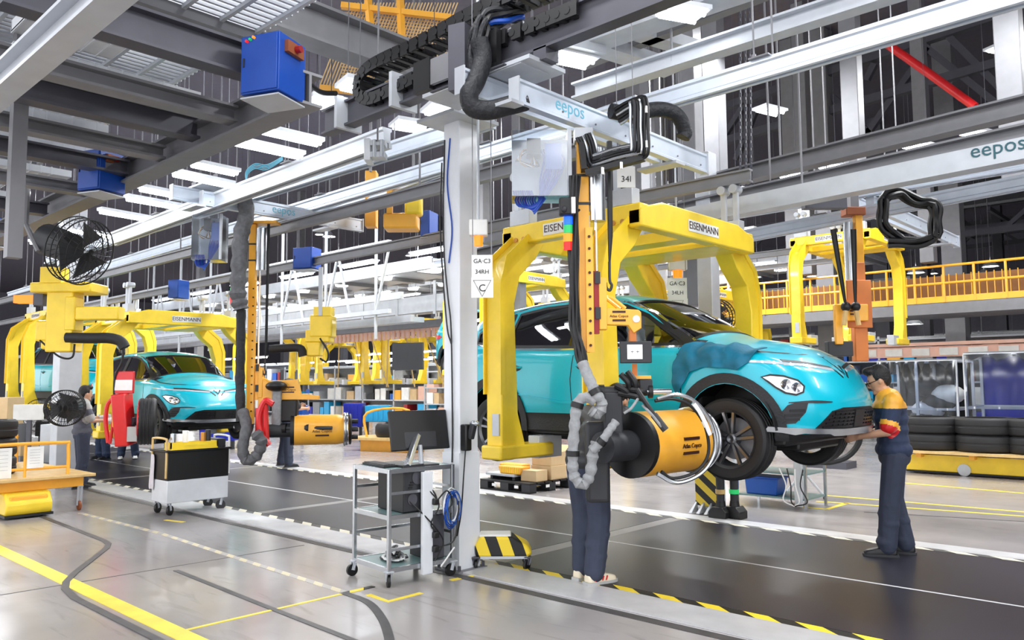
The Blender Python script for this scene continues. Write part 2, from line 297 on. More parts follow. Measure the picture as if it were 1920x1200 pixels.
# ---- overhead platform, upper left
pf=thing('steel_platform','grey steel platform of parallel beams with grating, upper left','platform',(-6,1.5,3.5))
def beamY(x,y0,y1,z,w,h,m='grey_steel'): return MB().ibeam((x,y0,z),(x,y1,z),w,h,.02).build('beam',m,pf)
for i,(x,z,h) in enumerate(((-5.1,3.84,.24),(-5.72,3.66,.13),(-6.35,3.7,.2),(-7.0,3.62,.12),(-7.8,3.64,.14),(-8.8,3.6,.12),(-10.1,3.6,.14),(-11.6,3.6,.12),(-13.4,3.6,.2),(-15.6,3.6,.22),(-18.5,3.6,.22))):
    beamY(x,1.2,2.95,z,.15,h,'grey_steel' if i%2 else 'dark_steel')
MB().ibeam((-40,3.02,3.55),(-4.75,3.02,3.64),.2,.24,.02).build('edge_beam','grey_steel',pf); MB().ibeam((-22,1.3,3.34),(-3.2,1.3,3.36),.14,.17,.02).build('edge_beam','light_steel',pf)
q=aY(32,300,1.75); q2=aY(24,484,1.75); MB().box(q.x-.05,1.7,q2.z,q.x+.05,1.8,11.5).build('hanger_post','grey_steel',pf)
b=MB(); x=-16
while x<-4.4: b.bar((x,.6,4.25),(x,3.0,4.25),.022,.035); x+=.075
for k in range(9): b.bar((-16,.7+k*.28,4.22),(-4.4,.7+k*.28,4.22),.03,.03)
tag(b.build('deck_grating','light_steel',pf,smooth=0),kind='stuff')
for x in(-5.4,-7.6,-10.5): MB().box(x-.03,1.0,4.15,x+.03,3.0,4.23).build('grating_bearer','grey_steel',pf)
MB().tube([(-5.0,2.0,4.2),(-5.0,2.0,11.5)],.02,6).build('suspension_rod','grey_steel',pf)
tr=thing('cable_tray','pale grey cable trays lying above the platform beams','cable tray',(-7,1.8,3.8))
for i,(x,y0,y1) in enumerate(((-5.5,1.4,2.0),(-6.1,1.5,2.8),(-6.75,1.4,2.9),(-7.45,1.5,2.6),(-8.3,1.4,2.9),(-9.3,1.5,2.9),(-10.8,1.4,2.8))):
    b=MB().box(x-.13,y0,3.8,x+.13,y1,3.81); b.box(x-.135,y0,3.8,x-.125,y1,3.87); b.box(x+.125,y0,3.8,x+.135,y1,3.87)
    for k in range(int((y1-y0)/.1)): b.box(x-.14,y0+k*.1,3.793,x+.14,y0+k*.1+.012,3.875)
    b.build('tray','white_paint',tr,smooth=0)
# the crossing beams above the main crane
for n,(a,c,y,w,h,m,l) in enumerate((((270,5),(735,112),None,.26,.42,'grey_steel','deep grey beam crossing above the blue cabinet'),)):
    A=aX(300,-25,-6.2); B=aX(735,80,-6.2)
    MB().ibeam(V(-6.2,A.y-1.2,(A.z+B.z)/2),V(-6.2,B.y+.3,(A.z+B.z)/2),.28,.36,.03).build('roof_beam',m); o=bpy.context.scene.collection.objects[-1]; tag(o,l,'beam')
def beam(name,p0,p1,w,h,m,label,cat='beam',group=None,t=.02,k='i',rods=0):
    b=MB(); (b.ibeam(p0,p1,w,h,t) if k=='i' else b.bar(p0,p1,w,h)); o=tag(b.build(name,m),label,cat,group)
    for i in range(rods):
        q=Vector(p0).lerp(Vector(p1),(i+.5)/rods); MB().cyl(q,(q.x,q.y,11.5),.012,n=6).build('hanger_rod','grey_steel',o)
    return o
def rail(name,pa,pb,Y,w,h,m,label,x0=None,x1=None,k='i'):
    A=aY(*pa,Y);B=aY(*pb,Y); z=(A.z+B.z)/2; sl=(B.z-A.z)/(B.x-A.x)*.5
    x0=min(A.x,B.x) if x0 is None else x0; x1=max(A.x,B.x) if x1 is None else x1; xm=(A.x+B.x)/2
    f=lambda x:V(x,Y,z+sl*(x-xm)+h/2)
    return beam(name,f(x0),f(x1),w,h,m,label,'rail',None,.022,k,3)
# profiled crane rail: bright aluminium box with two grooves
def crail(pa,pb,Y,w,h,m,label,x0=None,x1=None):
    A=aY(*pa,Y);B=aY(*pb,Y); z=(A.z+B.z)/2; sl=(B.z-A.z)/(B.x-A.x)*.6; xm=(A.x+B.x)/2
    x0=min(A.x,B.x) if x0 is None else x0; x1=max(A.x,B.x) if x1 is None else x1
    f=lambda x,dz=0:V(x,Y,z+sl*(x-xm)+h/2+dz)
    t=thing('crane_rail',label,'rail',f(xm)); a,b_,e=w/2,h/2,.018
    MB().ext(f(x0),f(x1),[(-a,-b_),(-a*.35,-b_),(-a*.35,-b_+.05),(a*.35,-b_+.05),(a*.35,-b_),(a,-b_),(a,-b_+e*1.6),(a-e,-b_+e*2.4),(a-e,b_-e*2.4),(a,b_-e*1.6),(a,b_),(-a,b_),(-a,b_-e*1.6),(-a+e,b_-e*2.4),(-a+e,-b_+e*2.4),(-a,-b_+e*1.6)]).build('profile',m,t,smooth=0)
    hg=MB(); n=max(2,int(abs(x1-x0)/3))
    for i in range(n):
        x=x0+(i+.5)*(x1-x0)/n; c=f(x,h/2); hg.box(c.x-.09,c.y-.1,c.z,c.x+.09,c.y+.1,c.z+.012); 
        for s in(-1,1): hg.cyl((c.x+s*.06,c.y+.05*s,c.z-.02),(c.x+s*.06,c.y+.05*s,11.5),.008,n=6); hg.cyl((c.x+s*.06,c.y+.05*s,c.z+.012),(c.x+s*.06,c.y+.05*s,c.z+.05),.02,n=6)
    tag(hg.build('hanger_rods','grey_steel',t),kind='stuff'); return t
crail((640,383),(1893,10),6.2,.12,.17,'alu','long bright aluminium crane rail passing above the yellow frame',-24,2)
crail((500,368),(810,275),5.3,.12,.17,'alu','bright crane rail left of the pale column, upper of two',-18,-5.2)
crail((660,395),(960,275),6.9,.1,.12,'alu','thin crane rail behind the pale column',-11,-4.6)
crail((580,330),(700,285),4.75,.12,.2,'light_steel','grey crane rail with cables over the left crane',-13,-6.1)
rail('runway_beam',(1300,118),(1580,30),6.6,.16,.17,'light_steel','pale green-grey channel above the bright crane rail',-5.2,2,'i')
rail('runway_beam',(1290,380),(1913,205),9,.2,.2,'grey_steel','grey beam with bolted splices, upper of the right pair',-9,1)
rail('runway_beam',(1290,410),(1913,250),8.7,.2,.14,'grey_steel','grey beam under the right pair carrying lights',-9,1)
rail('runway_beam',(1250,440),(1913,292),8.4,.2,.2,'light_steel','grey crane beam with blue lettering at the right edge',-8,1,'b')
crail((1440,400),(1913,320),10.6,.14,.16,'alu','bright crane rail over the far orange mast',-12,2)
crail((1600,420),(1913,352),10.2,.14,.16,'alu','lowest bright crane rail at the right edge',-6,2)
q=aY(1870,276,8.29); text('eepos',.19,'eepos_teal',bpy.data.objects['runway_beam.003'] if 'runway_beam.003' in bpy.data.objects else None,V(q.x,8.295,q.z),(1,0,0),(0,0,1))
# ================= CAR (built once at the origin, nose towards +x)
def lerp(a,b,t): return a+(b-a)*t
def interp(tab,x):
    if x<=tab[0][0]: return tab[0][1]
    for (a,b),(c,d) in zip(tab,tab[1:]):
        if x<=c:
            t=(x-a)/(c-a); return b+(d-b)*t
    return tab[-1][1]
def sinterp(tab,x):
    s=0
    for k in (-2,-1,0,1,2): s+=interp(tab,x+k*.045)*(3-abs(k))
    return s/9
ZT=[(-2.13,.92),(-2.08,1.08),(-2.0,1.24),(-1.92,1.40),(-1.85,1.455),(-1.75,1.475),(-1.4,1.535),(-.9,1.585),(-.4,1.60),(0,1.575),(.25,1.515),(.6,1.345),(1.02,1.125),(1.1,1.105),(1.35,1.07),(1.7,1.005),(1.95,.935),(2.08,.87),(2.17,.80)]
ZB=[(-2.13,.88),(-2.0,1.05),(-1.6,1.06),(-.5,1.02),(.6,.99),(1.2,.97),(1.7,.91),(2.0,.84),(2.17,.76)]
DXF=[(.20,-.13),(.30,-.04),(.42,.0),(.52,.0),(.62,-.03),(.7,-.075),(.78,-.13),(.86,-.19),(.95,-.25)]
def halfw(x):
    if x>1.2: t=min(1,(x-1.2)/.97); return .895*max(0,1-t**2.7)**(1/2.7)
    if x<-1.25: t=min(1,(-1.25-x)/.88); return .895*max(0,1-t**3.2)**(1/3.2)
    return .895
def section(x):
    w=halfw(x); zt=sinterp(ZT,x); zb=sinterp(ZB,x); zt=max(zt,zb+.03); out=[]
    z0=.24 if abs(x)<1.7 else .24+(.03 if x>0 else .1)*min(1,(abs(x)-1.7)/.4)
    tk=1-.12*max(0,min(1,(x-1.5)/.6))
    zc=.425-.125*max(0,min(1,(x-1.72)/.2)); low=[(.90,z0),(.955,z0+.02),(.965,lerp(z0+.02,zc,.6)),(.975,zc-.006),(.982,zc),(.992,.52),(.998,.60),(1.0,.68),(.996,.76),(.985,lerp(.76,zb,.45)),(.972,lerp(.76,zb,.75)),(.955,zb-.012),(.935,zb)]
    for f,z in low: out.append((w*f,z))
    hg=zt-zb; k=max(0,min(1,(hg-.12)/.26)); k=k*k*(3-2*k); yr=w*.715
    for i in range(1,26):
        s=i/25; yh=w*.935*(1-s); zh=zb+hg*(1-(1-s)**2.1)
        if s<.55: t=s/.55; yc=lerp(w*.935,yr,t**1.15); zc=lerp(zb,zt-.075,t)
        else: t=(s-.55)/.45; yc=yr*(1-t); zc=zt-.075*(1-t)**2.6
        out.append((lerp(yh,yc,k),lerp(zh,zc,k)))
    return out
def body_bm():
    xs=[]
    for i in range(26): th=PI/2*i/25; xs.append(1.2+.97*math.cos(th)**(1.0) if True else 0)
    xs=[2.17,2.165,2.155,2.14,2.12,2.095,2.065,2.03,1.99,1.94,1.89,1.84,1.78,1.72,1.65,1.58,1.5,1.42,1.34,1.26,1.18,1.1,1.05]
    x=1.05
    while x>-1.6: x-=.05; xs.append(x)
    xs+=[-1.66,-1.72,-1.78,-1.83,-1.87,-1.91,-1.95,-1.99,-2.03,-2.06,-2.085,-2.105,-2.12,-2.128,-2.13]
    bm=bmesh.new(); rows=[]
    for x in xs:
        sec=section(x); f=max(0,min(1,(x-1.2)/.97))**2 ; row=[]
        full=[(-y,z) for y,z in sec]+[(y,z) for y,z in sec[-2::-1]]
        xq=x if x<1.5 else 1.5+(x-1.5)*.8
        for y,z in full: row.append(bm.verts.new((xq+f*interp(DXF,z),y,z)))
        rows.append(row)
    for a,b in zip(rows,rows[1:]):
        for i in range(len(a)-1):
            f=bm.faces.new((a[i],a[i+1],b[i+1],b[i])); n=len(a)-1; j=min(i,n-1-i); f.material_index=1 if j<4 else 0; f.smooth=True
    bmesh.ops.recalc_face_normals(bm,faces=bm.faces); return bm
class Frame:
    def __init__(s,O,U,Vv,D): s.O,s.U,s.V,s.D=Vector(O),Vector(U).normalized(),Vector(Vv).normalized(),Vector(D).normalized()
    def p(s,u,v): return s.O+s.U*u+s.V*v
RS=Frame((0,-2,0),(1,0,0),(0,0,1),(0,1,0)); LS=Frame((0,2,0),(1,0,0),(0,0,1),(0,-1,0)); FR=Frame((4,0,0),(0,1,0),(0,0,1),(-1,0,0)); RE=Frame((-4,0,0),(0,1,0),(0,0,1),(1,0,0))
WS=Frame(V(.6,0,1.3)+V(.52,0,.85)*2,(0,1,0),(-.85,0,.52),(-.52,0,-.85)); RW=Frame((-4,0,0),(0,1,0),(0,0,1),(1,0,0)); TP=Frame((0,0,4),(1,0,0),(0,1,0),(0,0,-1))
def corner(sx,sy,ang):  # looking at a corner of the car
    c,s=math.cos(ang),math.sin(ang); D=Vector((-sx*c,-sy*s,0)); return Frame(Vector((0,0,0))-D*4,(-sx*sy*s if False else s*1.0*sx*(-1)*sy*(-1) if False else 0,1,0),(0,0,1),D)
def cornerF(sy,ang):   # front corner, u grows towards the car's centre line plane
    D=Vector((-math.cos(ang),-sy*math.sin(ang),0)); U=Vector((math.sin(ang),-sy*math.cos(ang),0)); return Frame(V(1.78,sy*.66,0)-D*4,U,(0,0,1),D)
def cut(bm,fr,poly,side=None):
    c=[sum(p[0] for p in poly)/len(poly),sum(p[1] for p in poly)/len(poly)]
    u0,u1=min(p[0] for p in poly),max(p[0] for p in poly); v0,v1=min(p[1] for p in poly),max(p[1] for p in poly)
    def uv(co): d=co-fr.O; return d.dot(fr.U),d.dot(fr.V)
    def near(f):
        if f.normal.dot(fr.D)>-.05: return False
        P=[uv(v.co) for v in f.verts]
        return max(p[0] for p in P)>=u0-.002 and min(p[0] for p in P)<=u1+.002 and max(p[1] for p in P)>=v0-.002 and min(p[1] for p in P)<=v1+.002
    n=len(poly)
    for i in range(n):
        a,b=poly[i],poly[(i+1)%n]; fs=[f for f in bm.faces if near(f)]
        pn=(fr.U*(b[1]-a[1])+fr.V*(a[0]-b[0])); 
        if pn.length<1e-6: continue
        geom=list({e for f in fs for e in f.edges})+list({v for f in fs for v in f.verts})+fs
        bmesh.ops.bisect_plane(bm,geom=geom,plane_co=fr.p(*a),plane_no=pn.normalized(),dist=1e-5)
    sg=sum(poly[i][0]*poly[(i+1)%n][1]-poly[(i+1)%n][0]*poly[i][1] for i in range(n)); sg=1 if sg>0 else -1
    dele=[]
    for f in bm.faces:
        if f.normal.dot(fr.D)>-.05: continue
        u,v=uv(f.calc_center_median())
        if all(sg*((poly[(i+1)%n][0]-poly[i][0])*(v-poly[i][1])-(poly[(i+1)%n][1]-poly[i][1])*(u-poly[i][0]))>0 for i in range(n)): dele.append(f)
    bmesh.ops.delete(bm,geom=dele,context='FACES')
def decal(bvh,fr,poly,off,th,step=.06,wob=0):
    """a thin shaped panel that follows the car's skin; returns an MB"""
    bm=bmesh.new(); vs=[bm.verts.new((u,v,0)) for u,v in poly]; bm.faces.new(vs)
    for ax in (0,1):
        lo,hi=min(p[ax] for p in poly),max(p[ax] for p in poly); n=int((hi-lo)/step)
        for i in range(1,n+1):
            c=[0,0,0]; c[ax]=lo+(hi-lo)*i/(n+1); no=[0,0,0]; no[ax]=1
            bmesh.ops.bisect_plane(bm,geom=bm.faces[:]+bm.edges[:]+bm.verts[:],plane_co=c,plane_no=no,dist=1e-6)
    bmesh.ops.triangulate(bm,faces=[f for f in bm.faces if len(f.verts)>4])
    bm.verts.index_update(); top=[];bot=[]; last=None
    for v in bm.verts:
        o=fr.p(v.co.x,v.co.y); h=bvh.ray_cast(o,fr.D)
        if h[0] is None: h=bvh.find_nearest(o+fr.D*(2.0))
        p,n=h[0],h[1]
        if n.dot(fr.D)>0: n=-n
        w=wob*(math.sin(v.co.x*31+v.co.y*17)+math.sin(v.co.x*13-v.co.y*41)+math.sin(v.co.x*57+v.co.y*9)*.5) if wob else 0
        top.append(p+n*(off+w)); bot.append(p+n*(off+w-th))
    mb=MB(); N=len(top); fs=[]
    for f in bm.faces:
        ids=[v.index for v in f.verts]; fs+=[tuple(ids),tuple(i+N for i in ids[::-1])]
    for e in bm.edges:
        if len(e.link_faces)==1: a,b=e.verts[0].index,e.verts[1].index; fs.append((a,b,b+N,a+N))
    bm.free(); return mb.add(top+bot,fs)
def ribbon(bvh,fr,pts,w,off,th,k=1,mb=None,closed=False,taper=False):
    if closed: pts=list(pts)+[pts[0]]
    P=[]
    for (a,b) in zip(pts,pts[1:]):
        n=max(1,int(math.hypot(b[0]-a[0],b[1]-a[1])/.05))
        P+=[(lerp(a[0],b[0],i/n),lerp(a[1],b[1],i/n)) for i in range(n)]
    P.append(pts[-1]); vs=[]; N=len(P); mb=mb or MB()
    for i,p in enumerate(P):
        a,b=(P[i-1] if i else (P[-2] if closed else p)),(P[i+1] if i<N-1 else (P[1] if closed else p)); d=Vector((b[0]-a[0],b[1]-a[1])); d=d.normalized() if d.length else Vector((1,0)); ww=w*(.25+.75*math.sin(PI*min(1,max(0,(i+.2)/(N-.6))))) if taper else w
        for s in(-.5,.5):
            u,v=p[0]-d.y*ww*s,p[1]+d.x*ww*s; o=fr.p(u,v); h=bvh.ray_cast(o,fr.D)
            if h[0] is None: h=bvh.find_nearest(o+fr.D*2)
            n=h[1] if h[1].dot(fr.D)<0 else -h[1]
            vs+=[h[0]+n*off,h[0]+n*(off-th)]
    fs=[]
    for i in range(N-1):
        a=i*4;b=a+4; fs+=[(a,b,b+2,a+2),(a+1,a+3,b+3,b+1),(a,a+1,b+1,b),(a+2,b+2,b+3,a+3)]
    fs+=[(0,2,3,1),(N*4-4,N*4-3,N*4-1,N*4-2)]; return mb.add(vs,fs)
WF=[(.86,1.035),(.44,1.315),(.2,1.42),(-.02,1.462),(-.22,1.472),(-.22,1.05)]
WR=[(-.31,1.052),(-.31,1.474),(-.75,1.462),(-1.1,1.418),(-1.17,1.085)]
WQ=[(-1.24,1.09),(-1.165,1.41),(-1.4,1.365),(-1.66,1.245),(-1.64,1.14)]
WSP=[(-.70,-.36),(-.58,.38),(.58,.38),(.70,-.36)]
def make_wheel(name,c,sy,parent):
    cx,cy,cz=c; r,w=.332,.215; a=Vector((0,sy,0))
    o=cy-sy*.0; f=lambda d:(cx,cy+sy*d,cz)
    rm=MB(); R=.232
    rm.lathe([(R,-.1),(R+.004,-.105),(R-.02,-.09),(R-.03,.0),(R-.018,.085),(R+.004,.105),(R,.098),(R+.004,.0)],c,a,40,closed=True)
    rm.lathe([(.0,.055),(.03,.062),(.05,.05),(.06,.02),(.06,-.02),(.0,-.02)],c,a,20)
    wheel=rm.build(name,'rim',parent)
    for k in range(5):
        sp=MB()
        for s in(-.11,.11):
            t=2*PI*k/5+PI/2; u=Vector((math.cos(t),0,math.sin(t))); tt=Vector((-math.sin(t),0,math.cos(t)))
            C=Vector(c); p0=C+u*.045+a*.045+tt*(s*.12); p1=C+u*.222+a*.078+tt*(s*.42)
            sp.ext(p0,p1,[(-.017,-.012),(.017,-.012),(.011,.012),(-.011,.012)],0,a)
        tag(sp.build('spoke','rim',wheel),kind=None)
    MB().lathe([(.0,-.05),(.17,-.05),(.17,-.03),(.06,-.02),(.0,-.02)],c,a,28).build('brake_disc','grey_steel',wheel)
    prof=[(R+.002,-.1),(.27,-.112),(.305,-.112),(.325,-.1),(r,-.082)]
    for g0 in(-.045,0,.045): prof+=[(r,g0-.012),(r-.008,g0-.008),(r-.008,g0+.008),(r,g0+.012)]
    prof+=[(r,.082),(.325,.1),(.305,.112),(.27,.112),(R+.002,.1),(R+.002,.0)]
    MB().lathe(prof,c,a,48,closed=True).build('tyre','black_rubber',wheel,smooth=30)
    return wheel
def make_seat(car,x,y,wd):
    b=MB(); b.prism([(x-.05,.42),(x+.42,.50),(x+.45,.60),(x+.35,.63),(x-.02,.60),(x-.2,1.12),(x-.33,1.13),(x-.22,.6)],'Y',y-wd,y+wd); s=b.build('seat','interior',car,bevel=.04)
    for k in ((0,) if wd<.4 else (-.4,.4)):
        h=MB(); h.prism([(x-.26,1.15),(x-.19,1.16),(x-.2,1.33),(x-.29,1.34),(x-.32,1.18)],'Y',y+k-.13,y+k+.13); h.cyl((x-.26,y+k-.04,1.1),(x-.26,y+k-.04,1.18),.008,n=6); h.build('headrest','interior',s,bevel=.03)
def make_car():
    car=thing('electric_car','teal compact car hanging in the yellow frame, its front end at the right','car')
    bm=body_bm(); bvh=BVHTree.FromBMesh(bm)
    for fr in(RS,LS):
        for w in(WF,WR,WQ): cut(bm,fr,w)
        for cx in(1.305,-1.305): cut(bm,fr,[(cx+.365*math.cos(2*PI*k/28),.33+.365*math.sin(2*PI*k/28)) for k in range(28)])
    cut(bm,WS,WSP)
    me=bpy.data.meshes.new('body'); bm.to_mesh(me); bm.free()
    me.materials.append(M['teal']); me.materials.append(M['cladding']); me.polygons.foreach_set('use_smooth',[True]*len(me.polygons)); me.set_sharp_from_angle(angle=math.radians(50))
    body=bpy.data.objects.new('body',me); COL.objects.link(body); body.parent=car
    for sy,fr in((-1,RS),(1,LS)):
        for nm,w in(('front_door_glass',WF),('rear_door_glass',WR),('quarter_glass',WQ)):
            decal(bvh,fr,w,-.006,.004,.12).build(nm,'window_glass',car); 
            ribbon(bvh,fr,w,.03,.004,.012,closed=True).build('window_frame','black',body)
        ribbon(bvh,fr,[(-1.2,1.07),(-1.2,1.43)],.075,.005,.01).build('door_pillar_trim','black',car); ribbon(bvh,fr,[(-.265,1.03),(-.265,1.48)],.09,.005,.01).build('door_pillar_trim','black',car)
        ribbon(bvh,fr,[(.9,1.01),(.2,1.025),(-.6,1.032),(-1.2,1.06),(-1.62,1.12)],.016,.008,.012).build('belt_trim','chrome',car)
        ribbon(bvh,fr,[(.98,1.02),(.48,1.345),(.2,1.455),(-.1,1.505),(-.5,1.515),(-.95,1.49),(-1.4,1.41),(-1.7,1.28)],.012,.006,.01).build('roof_trim','chrome',car)
        decal(bvh,fr,[(.99,1.025),(.87,1.03),(.66,1.165),(.74,1.18)],.006,.01).build('sail_panel','black',car)
        gp=MB()
        for l in([(.84,1.0),(.90,.80),(.90,.5),(.86,.43)],[(-.265,1.02),(-.29,.75),(-.27,.43)],[(-1.2,1.05),(-1.18,.85),(-1.0,.68),(-.93,.43)],[(1.0,1.02),(1.25,.985),(1.7,.93),(1.95,.87)]): ribbon(bvh,fr,l,.009,.002,.006,mb=gp)
        gp.build('panel_gaps','black',body); tag(COL.objects[-1],kind='stuff')
        for cx in(1.305,-1.305):
            poly=[(cx+.37*math.cos(t),.33+.37*math.sin(t)) for t in [math.radians(a) for a in range(-14,195,8)]]
            outer=[(cx+.45*math.cos(t),.33+.45*math.sin(t)) for t in [math.radians(a) for a in range(-14,195,8)]]
            mb=MB(); T=[]
            for q,off in((poly,.014),(outer,.02)):
                for u,v in q:
                    h=bvh.ray_cast(fr.p(u,max(v,.26)),fr.D)
                    if h[0] is None: h=bvh.find_nearest(fr.p(u,max(v,.26))+fr.D*1.15)
                    n=h[1] if h[1].dot(fr.D)<0 else -h[1]; T+=[h[0]+n*off,h[0]-n*.03]
            K=len(poly); fs=[]
            for i in range(K-1):
                a=2*i;b_=2*(K+i); fs+=[(a,a+2,b_+2,b_),(a,a+1,a+3,a+2),(b_,b_+2,b_+3,b_+1)]
            mb.add(T,fs).build('wheel_arch','cladding',car)
            inn=MB(); n=18; R_=.40
            vs=[]
            for yy in (.86,.5):
                vs+=[(cx+R_*math.cos(PI*k/n),sy*yy,.33+R_*math.sin(PI*k/n)) for k in range(n+1)]
            fs=[(k,k+1,n+2+k,n+1+k) for k in range(n)]+[tuple(range(n+1,2*n+2))]; inn.add(vs,fs).build('wheel_well','black',car)
        for x in(-.12,-1.02):
            z=.86; c=bvh.ray_cast(fr.p(x,z),fr.D)[0]; hb=MB(); hb.ell(c,(.1,.012,.032),14,8); h=hb.build('handle_recess','charcoal',car); 
            MB().tube([c+V(-.1,0,.008),c+V(-.05,sy*.032,.01),c+V(.05,sy*.032,.01),c+V(.1,0,.008)],.012,6).build('door_handle','teal',h)
        ribbon(bvh,fr,[(.86,.60),(.3,.535),(-.4,.53),(-.95,.60)],.03,.012,.02,taper=True).build('side_crease','teal',car)
        # front corner
        cf=cornerF(sy,.72)
        H=[(-.26,.745),(-.2,.76),(-.1,.75),(0.01,.715),(.055,.67),(.04,.625),(-.02,.605),(-.1,.62),(-.17,.665)]
        hl=decal(bvh,cf,H,.004,.02,.05).build('headlight','lens',car); ribbon(bvh,cf,H,.014,.007,.012,closed=True).build('lamp_rim','black',hl)
        for q,rr in(((-.09,.685),.038),((-.01,.66),.036)):
            c=bvh.ray_cast(cf.p(*q),cf.D)[0]; MB().lathe([(0,.0),(rr,.012),(rr*1.15,.0),(rr,-.006)],c-cf.D*.006,-cf.D,16).build('lamp_bowl','chrome',hl)
        ribbon(bvh,cf,[(-.5,.885),(-.2,.86),(.1,.835)],.02,.006,.014,taper=True).build('running_light','lens',car)
        ribbon(bvh,FR,[(sy*.72,.845),(sy*.55,.838),(sy*.3,.815),(sy*.14,.80)],.022,.006,.014).build('running_light','lens',car)
        ribbon(bvh,FR,[(sy*.7,.872),(sy*.5,.862),(sy*.3,.842),(sy*.14,.82),(sy*.05,.74)],.02,.004,.012).build('hood_gap','black',car)
        Vn=[(-.18,.375),(-.17,.43),(-.09,.525),(-.02,.545),(.07,.54),(.05,.47),(-.03,.385)]
        v=decal(bvh,cf,Vn,.006,.02,.05).build('bumper_vent','charcoal',car)
        for k in range(3): ribbon(bvh,cf,[(-.145+.035*k,.412+.036*k),(.0+.02*k,.416+.036*k)],.016,.012,.016).build('vent_slat','black',v)
        ribbon(bvh,cf,[(-.08,.545),(.1,.55),(.3,.545)],.02,.008,.014,taper=True).build('vent_blade','charcoal',car)
        rc=Frame(V(-1.85,sy*.7,0)+V(-math.cos(.6),sy*math.sin(.6),0)*4,(-math.sin(.6),-sy*math.cos(.6),0),(0,0,1),V(math.cos(.6),-sy*math.sin(.6),0))
        decal(bvh,rc,[(-.3,.93),(-.2,.98),(.1,.99),(.2,.96),(.15,.92),(-.2,.87)],.008,.02,.06).build('tail_lamp','red',car)
    decal(bvh,WS,WSP,-.006,.004,.15).build('windscreen','window_glass',car); ribbon(bvh,WS,WSP,.035,.004,.012,closed=True).build('windscreen_seal','black',body)
    decal(bvh,RW,[(-.6,1.12),(-.5,1.38),(.5,1.38),(.6,1.12)],.006,.01,.12).build('rear_window','black',car)
    gr=decal(bvh,FR,[(-.60,.33),(-.44,.475),(-.3,.50),(.3,.50),(.44,.475),(.60,.33)],.008,.03,.06).build('lower_grille','black',car)
    for k in range(5):
        z=.352+k*.028; hw=.53-k*.03; ribbon(bvh,FR,[(-hw,z),(hw,z)],.012,.016,.02).build('grille_bar','rim_dark',gr)
    for k in range(13):
        y=-.42+k*.07; ribbon(bvh,FR,[(y,.345),(y+.025,.47)],.01,.014,.016).build('grille_rib','rim_dark',gr)
    decal(bvh,FR,[(-.1,.345),(-.1,.48),(.1,.48),(.08,.345)],.022,.02,.08).build('radar_cover','black',gr)
    sk=MB(); ribbon(bvh,FR,[(-.82,.345),(-.62,.325),(-.3,.315),(.3,.315),(.62,.325),(.82,.345)],.04,.03,.03,mb=sk); sk.build('skid_trim','silver',car)
    bd=MB(); ribbon(bvh,FR,[(-.06,.83),(0,.765),(.06,.83)],.02,.012,.014,mb=bd); bd.build('nose_badge','chrome',car)
    ub=MB(); ub.box(-1.75,-.72,.2,1.72,.72,.27); ub.box(-1.7,-.42,.14,1.7,.42,.22); ub.build('underbody','black',car,bevel=.02)
    MB().box(-1.75,-.82,.27,1.0,.82,.4).build('cabin_floor','interior',car)
    d=MB(); d.prism([(.55,.8),(.62,.98),(.8,1.03),(1.0,1.08),(1.0,.5),(.7,.5)],'Y',-.74,.74); d.build('dashboard','interior',car,bevel=.03)
    sw=MB(); cw=V(.42,.36,.98); ax=V(-.92,0,.35).normalized(); u1=V(0,1,0); u2=ax.cross(u1); sw.tube([cw+(u1*math.cos(2*PI*k/24)+u2*math.sin(2*PI*k/24))*.18 for k in range(24)],.016,6,closed=True)
    sw.tube([cw-u1*.17,cw+u1*.17],.014,6); sw.tube([cw,cw-ax*.25],.03,8); sw.build('steering_wheel','charcoal',car)
    make_seat(car,-.35,-.36,.24); make_seat(car,-.35,.36,.24); make_seat(car,-1.2,0,.64)
    for x in(1.305,-1.305):
        for sy in(-1,1): make_wheel('wheel_front' if False else 'wheel',(x,sy*.765,.25),sy,car)
    for x in(1.305,-1.305):
        for sy in(-1,1): MB().tube([(x,sy*.66,.25),(x,sy*.35,.22)],.04,8).build('axle_stub','dark_steel',car)
    return car,bvh
car,CBVH=make_car()
CX,CY,CZ=-4.44,6.75,.85
car.location=(CX,CY,CZ)
car2=dup(car,(CX-10.9,CY,CZ-.2),label='teal car in the second yellow frame, left of the tall orange mast')
car3=dup(car,(CX-16.0,CY+.2,CZ+.2),label='teal car at the far left behind the grey column and the worker')
car4=dup(car,(-12.4,13.4,1.75),label='teal car high behind, only its roof showing right of the white sign')

# fender cover: blue wrinkled cloth on the near front wing
t=thing('fender_cover','wrinkled darker blue protective cloth lying on the front wing of the teal car','cover',(CX,CY,CZ))
decal(CBVH,RS,[(.86,.58),(.93,.68),(1.0,.79),(1.12,.83),(1.3,.82),(1.42,.80),(1.5,.86),(1.56,.95),(1.4,.985),(1.2,1.0),(1.0,1.03),(.9,1.0),(.84,.88),(.83,.72)],.028,.008,.018,.008).build('cloth','blanket',t,local=True)
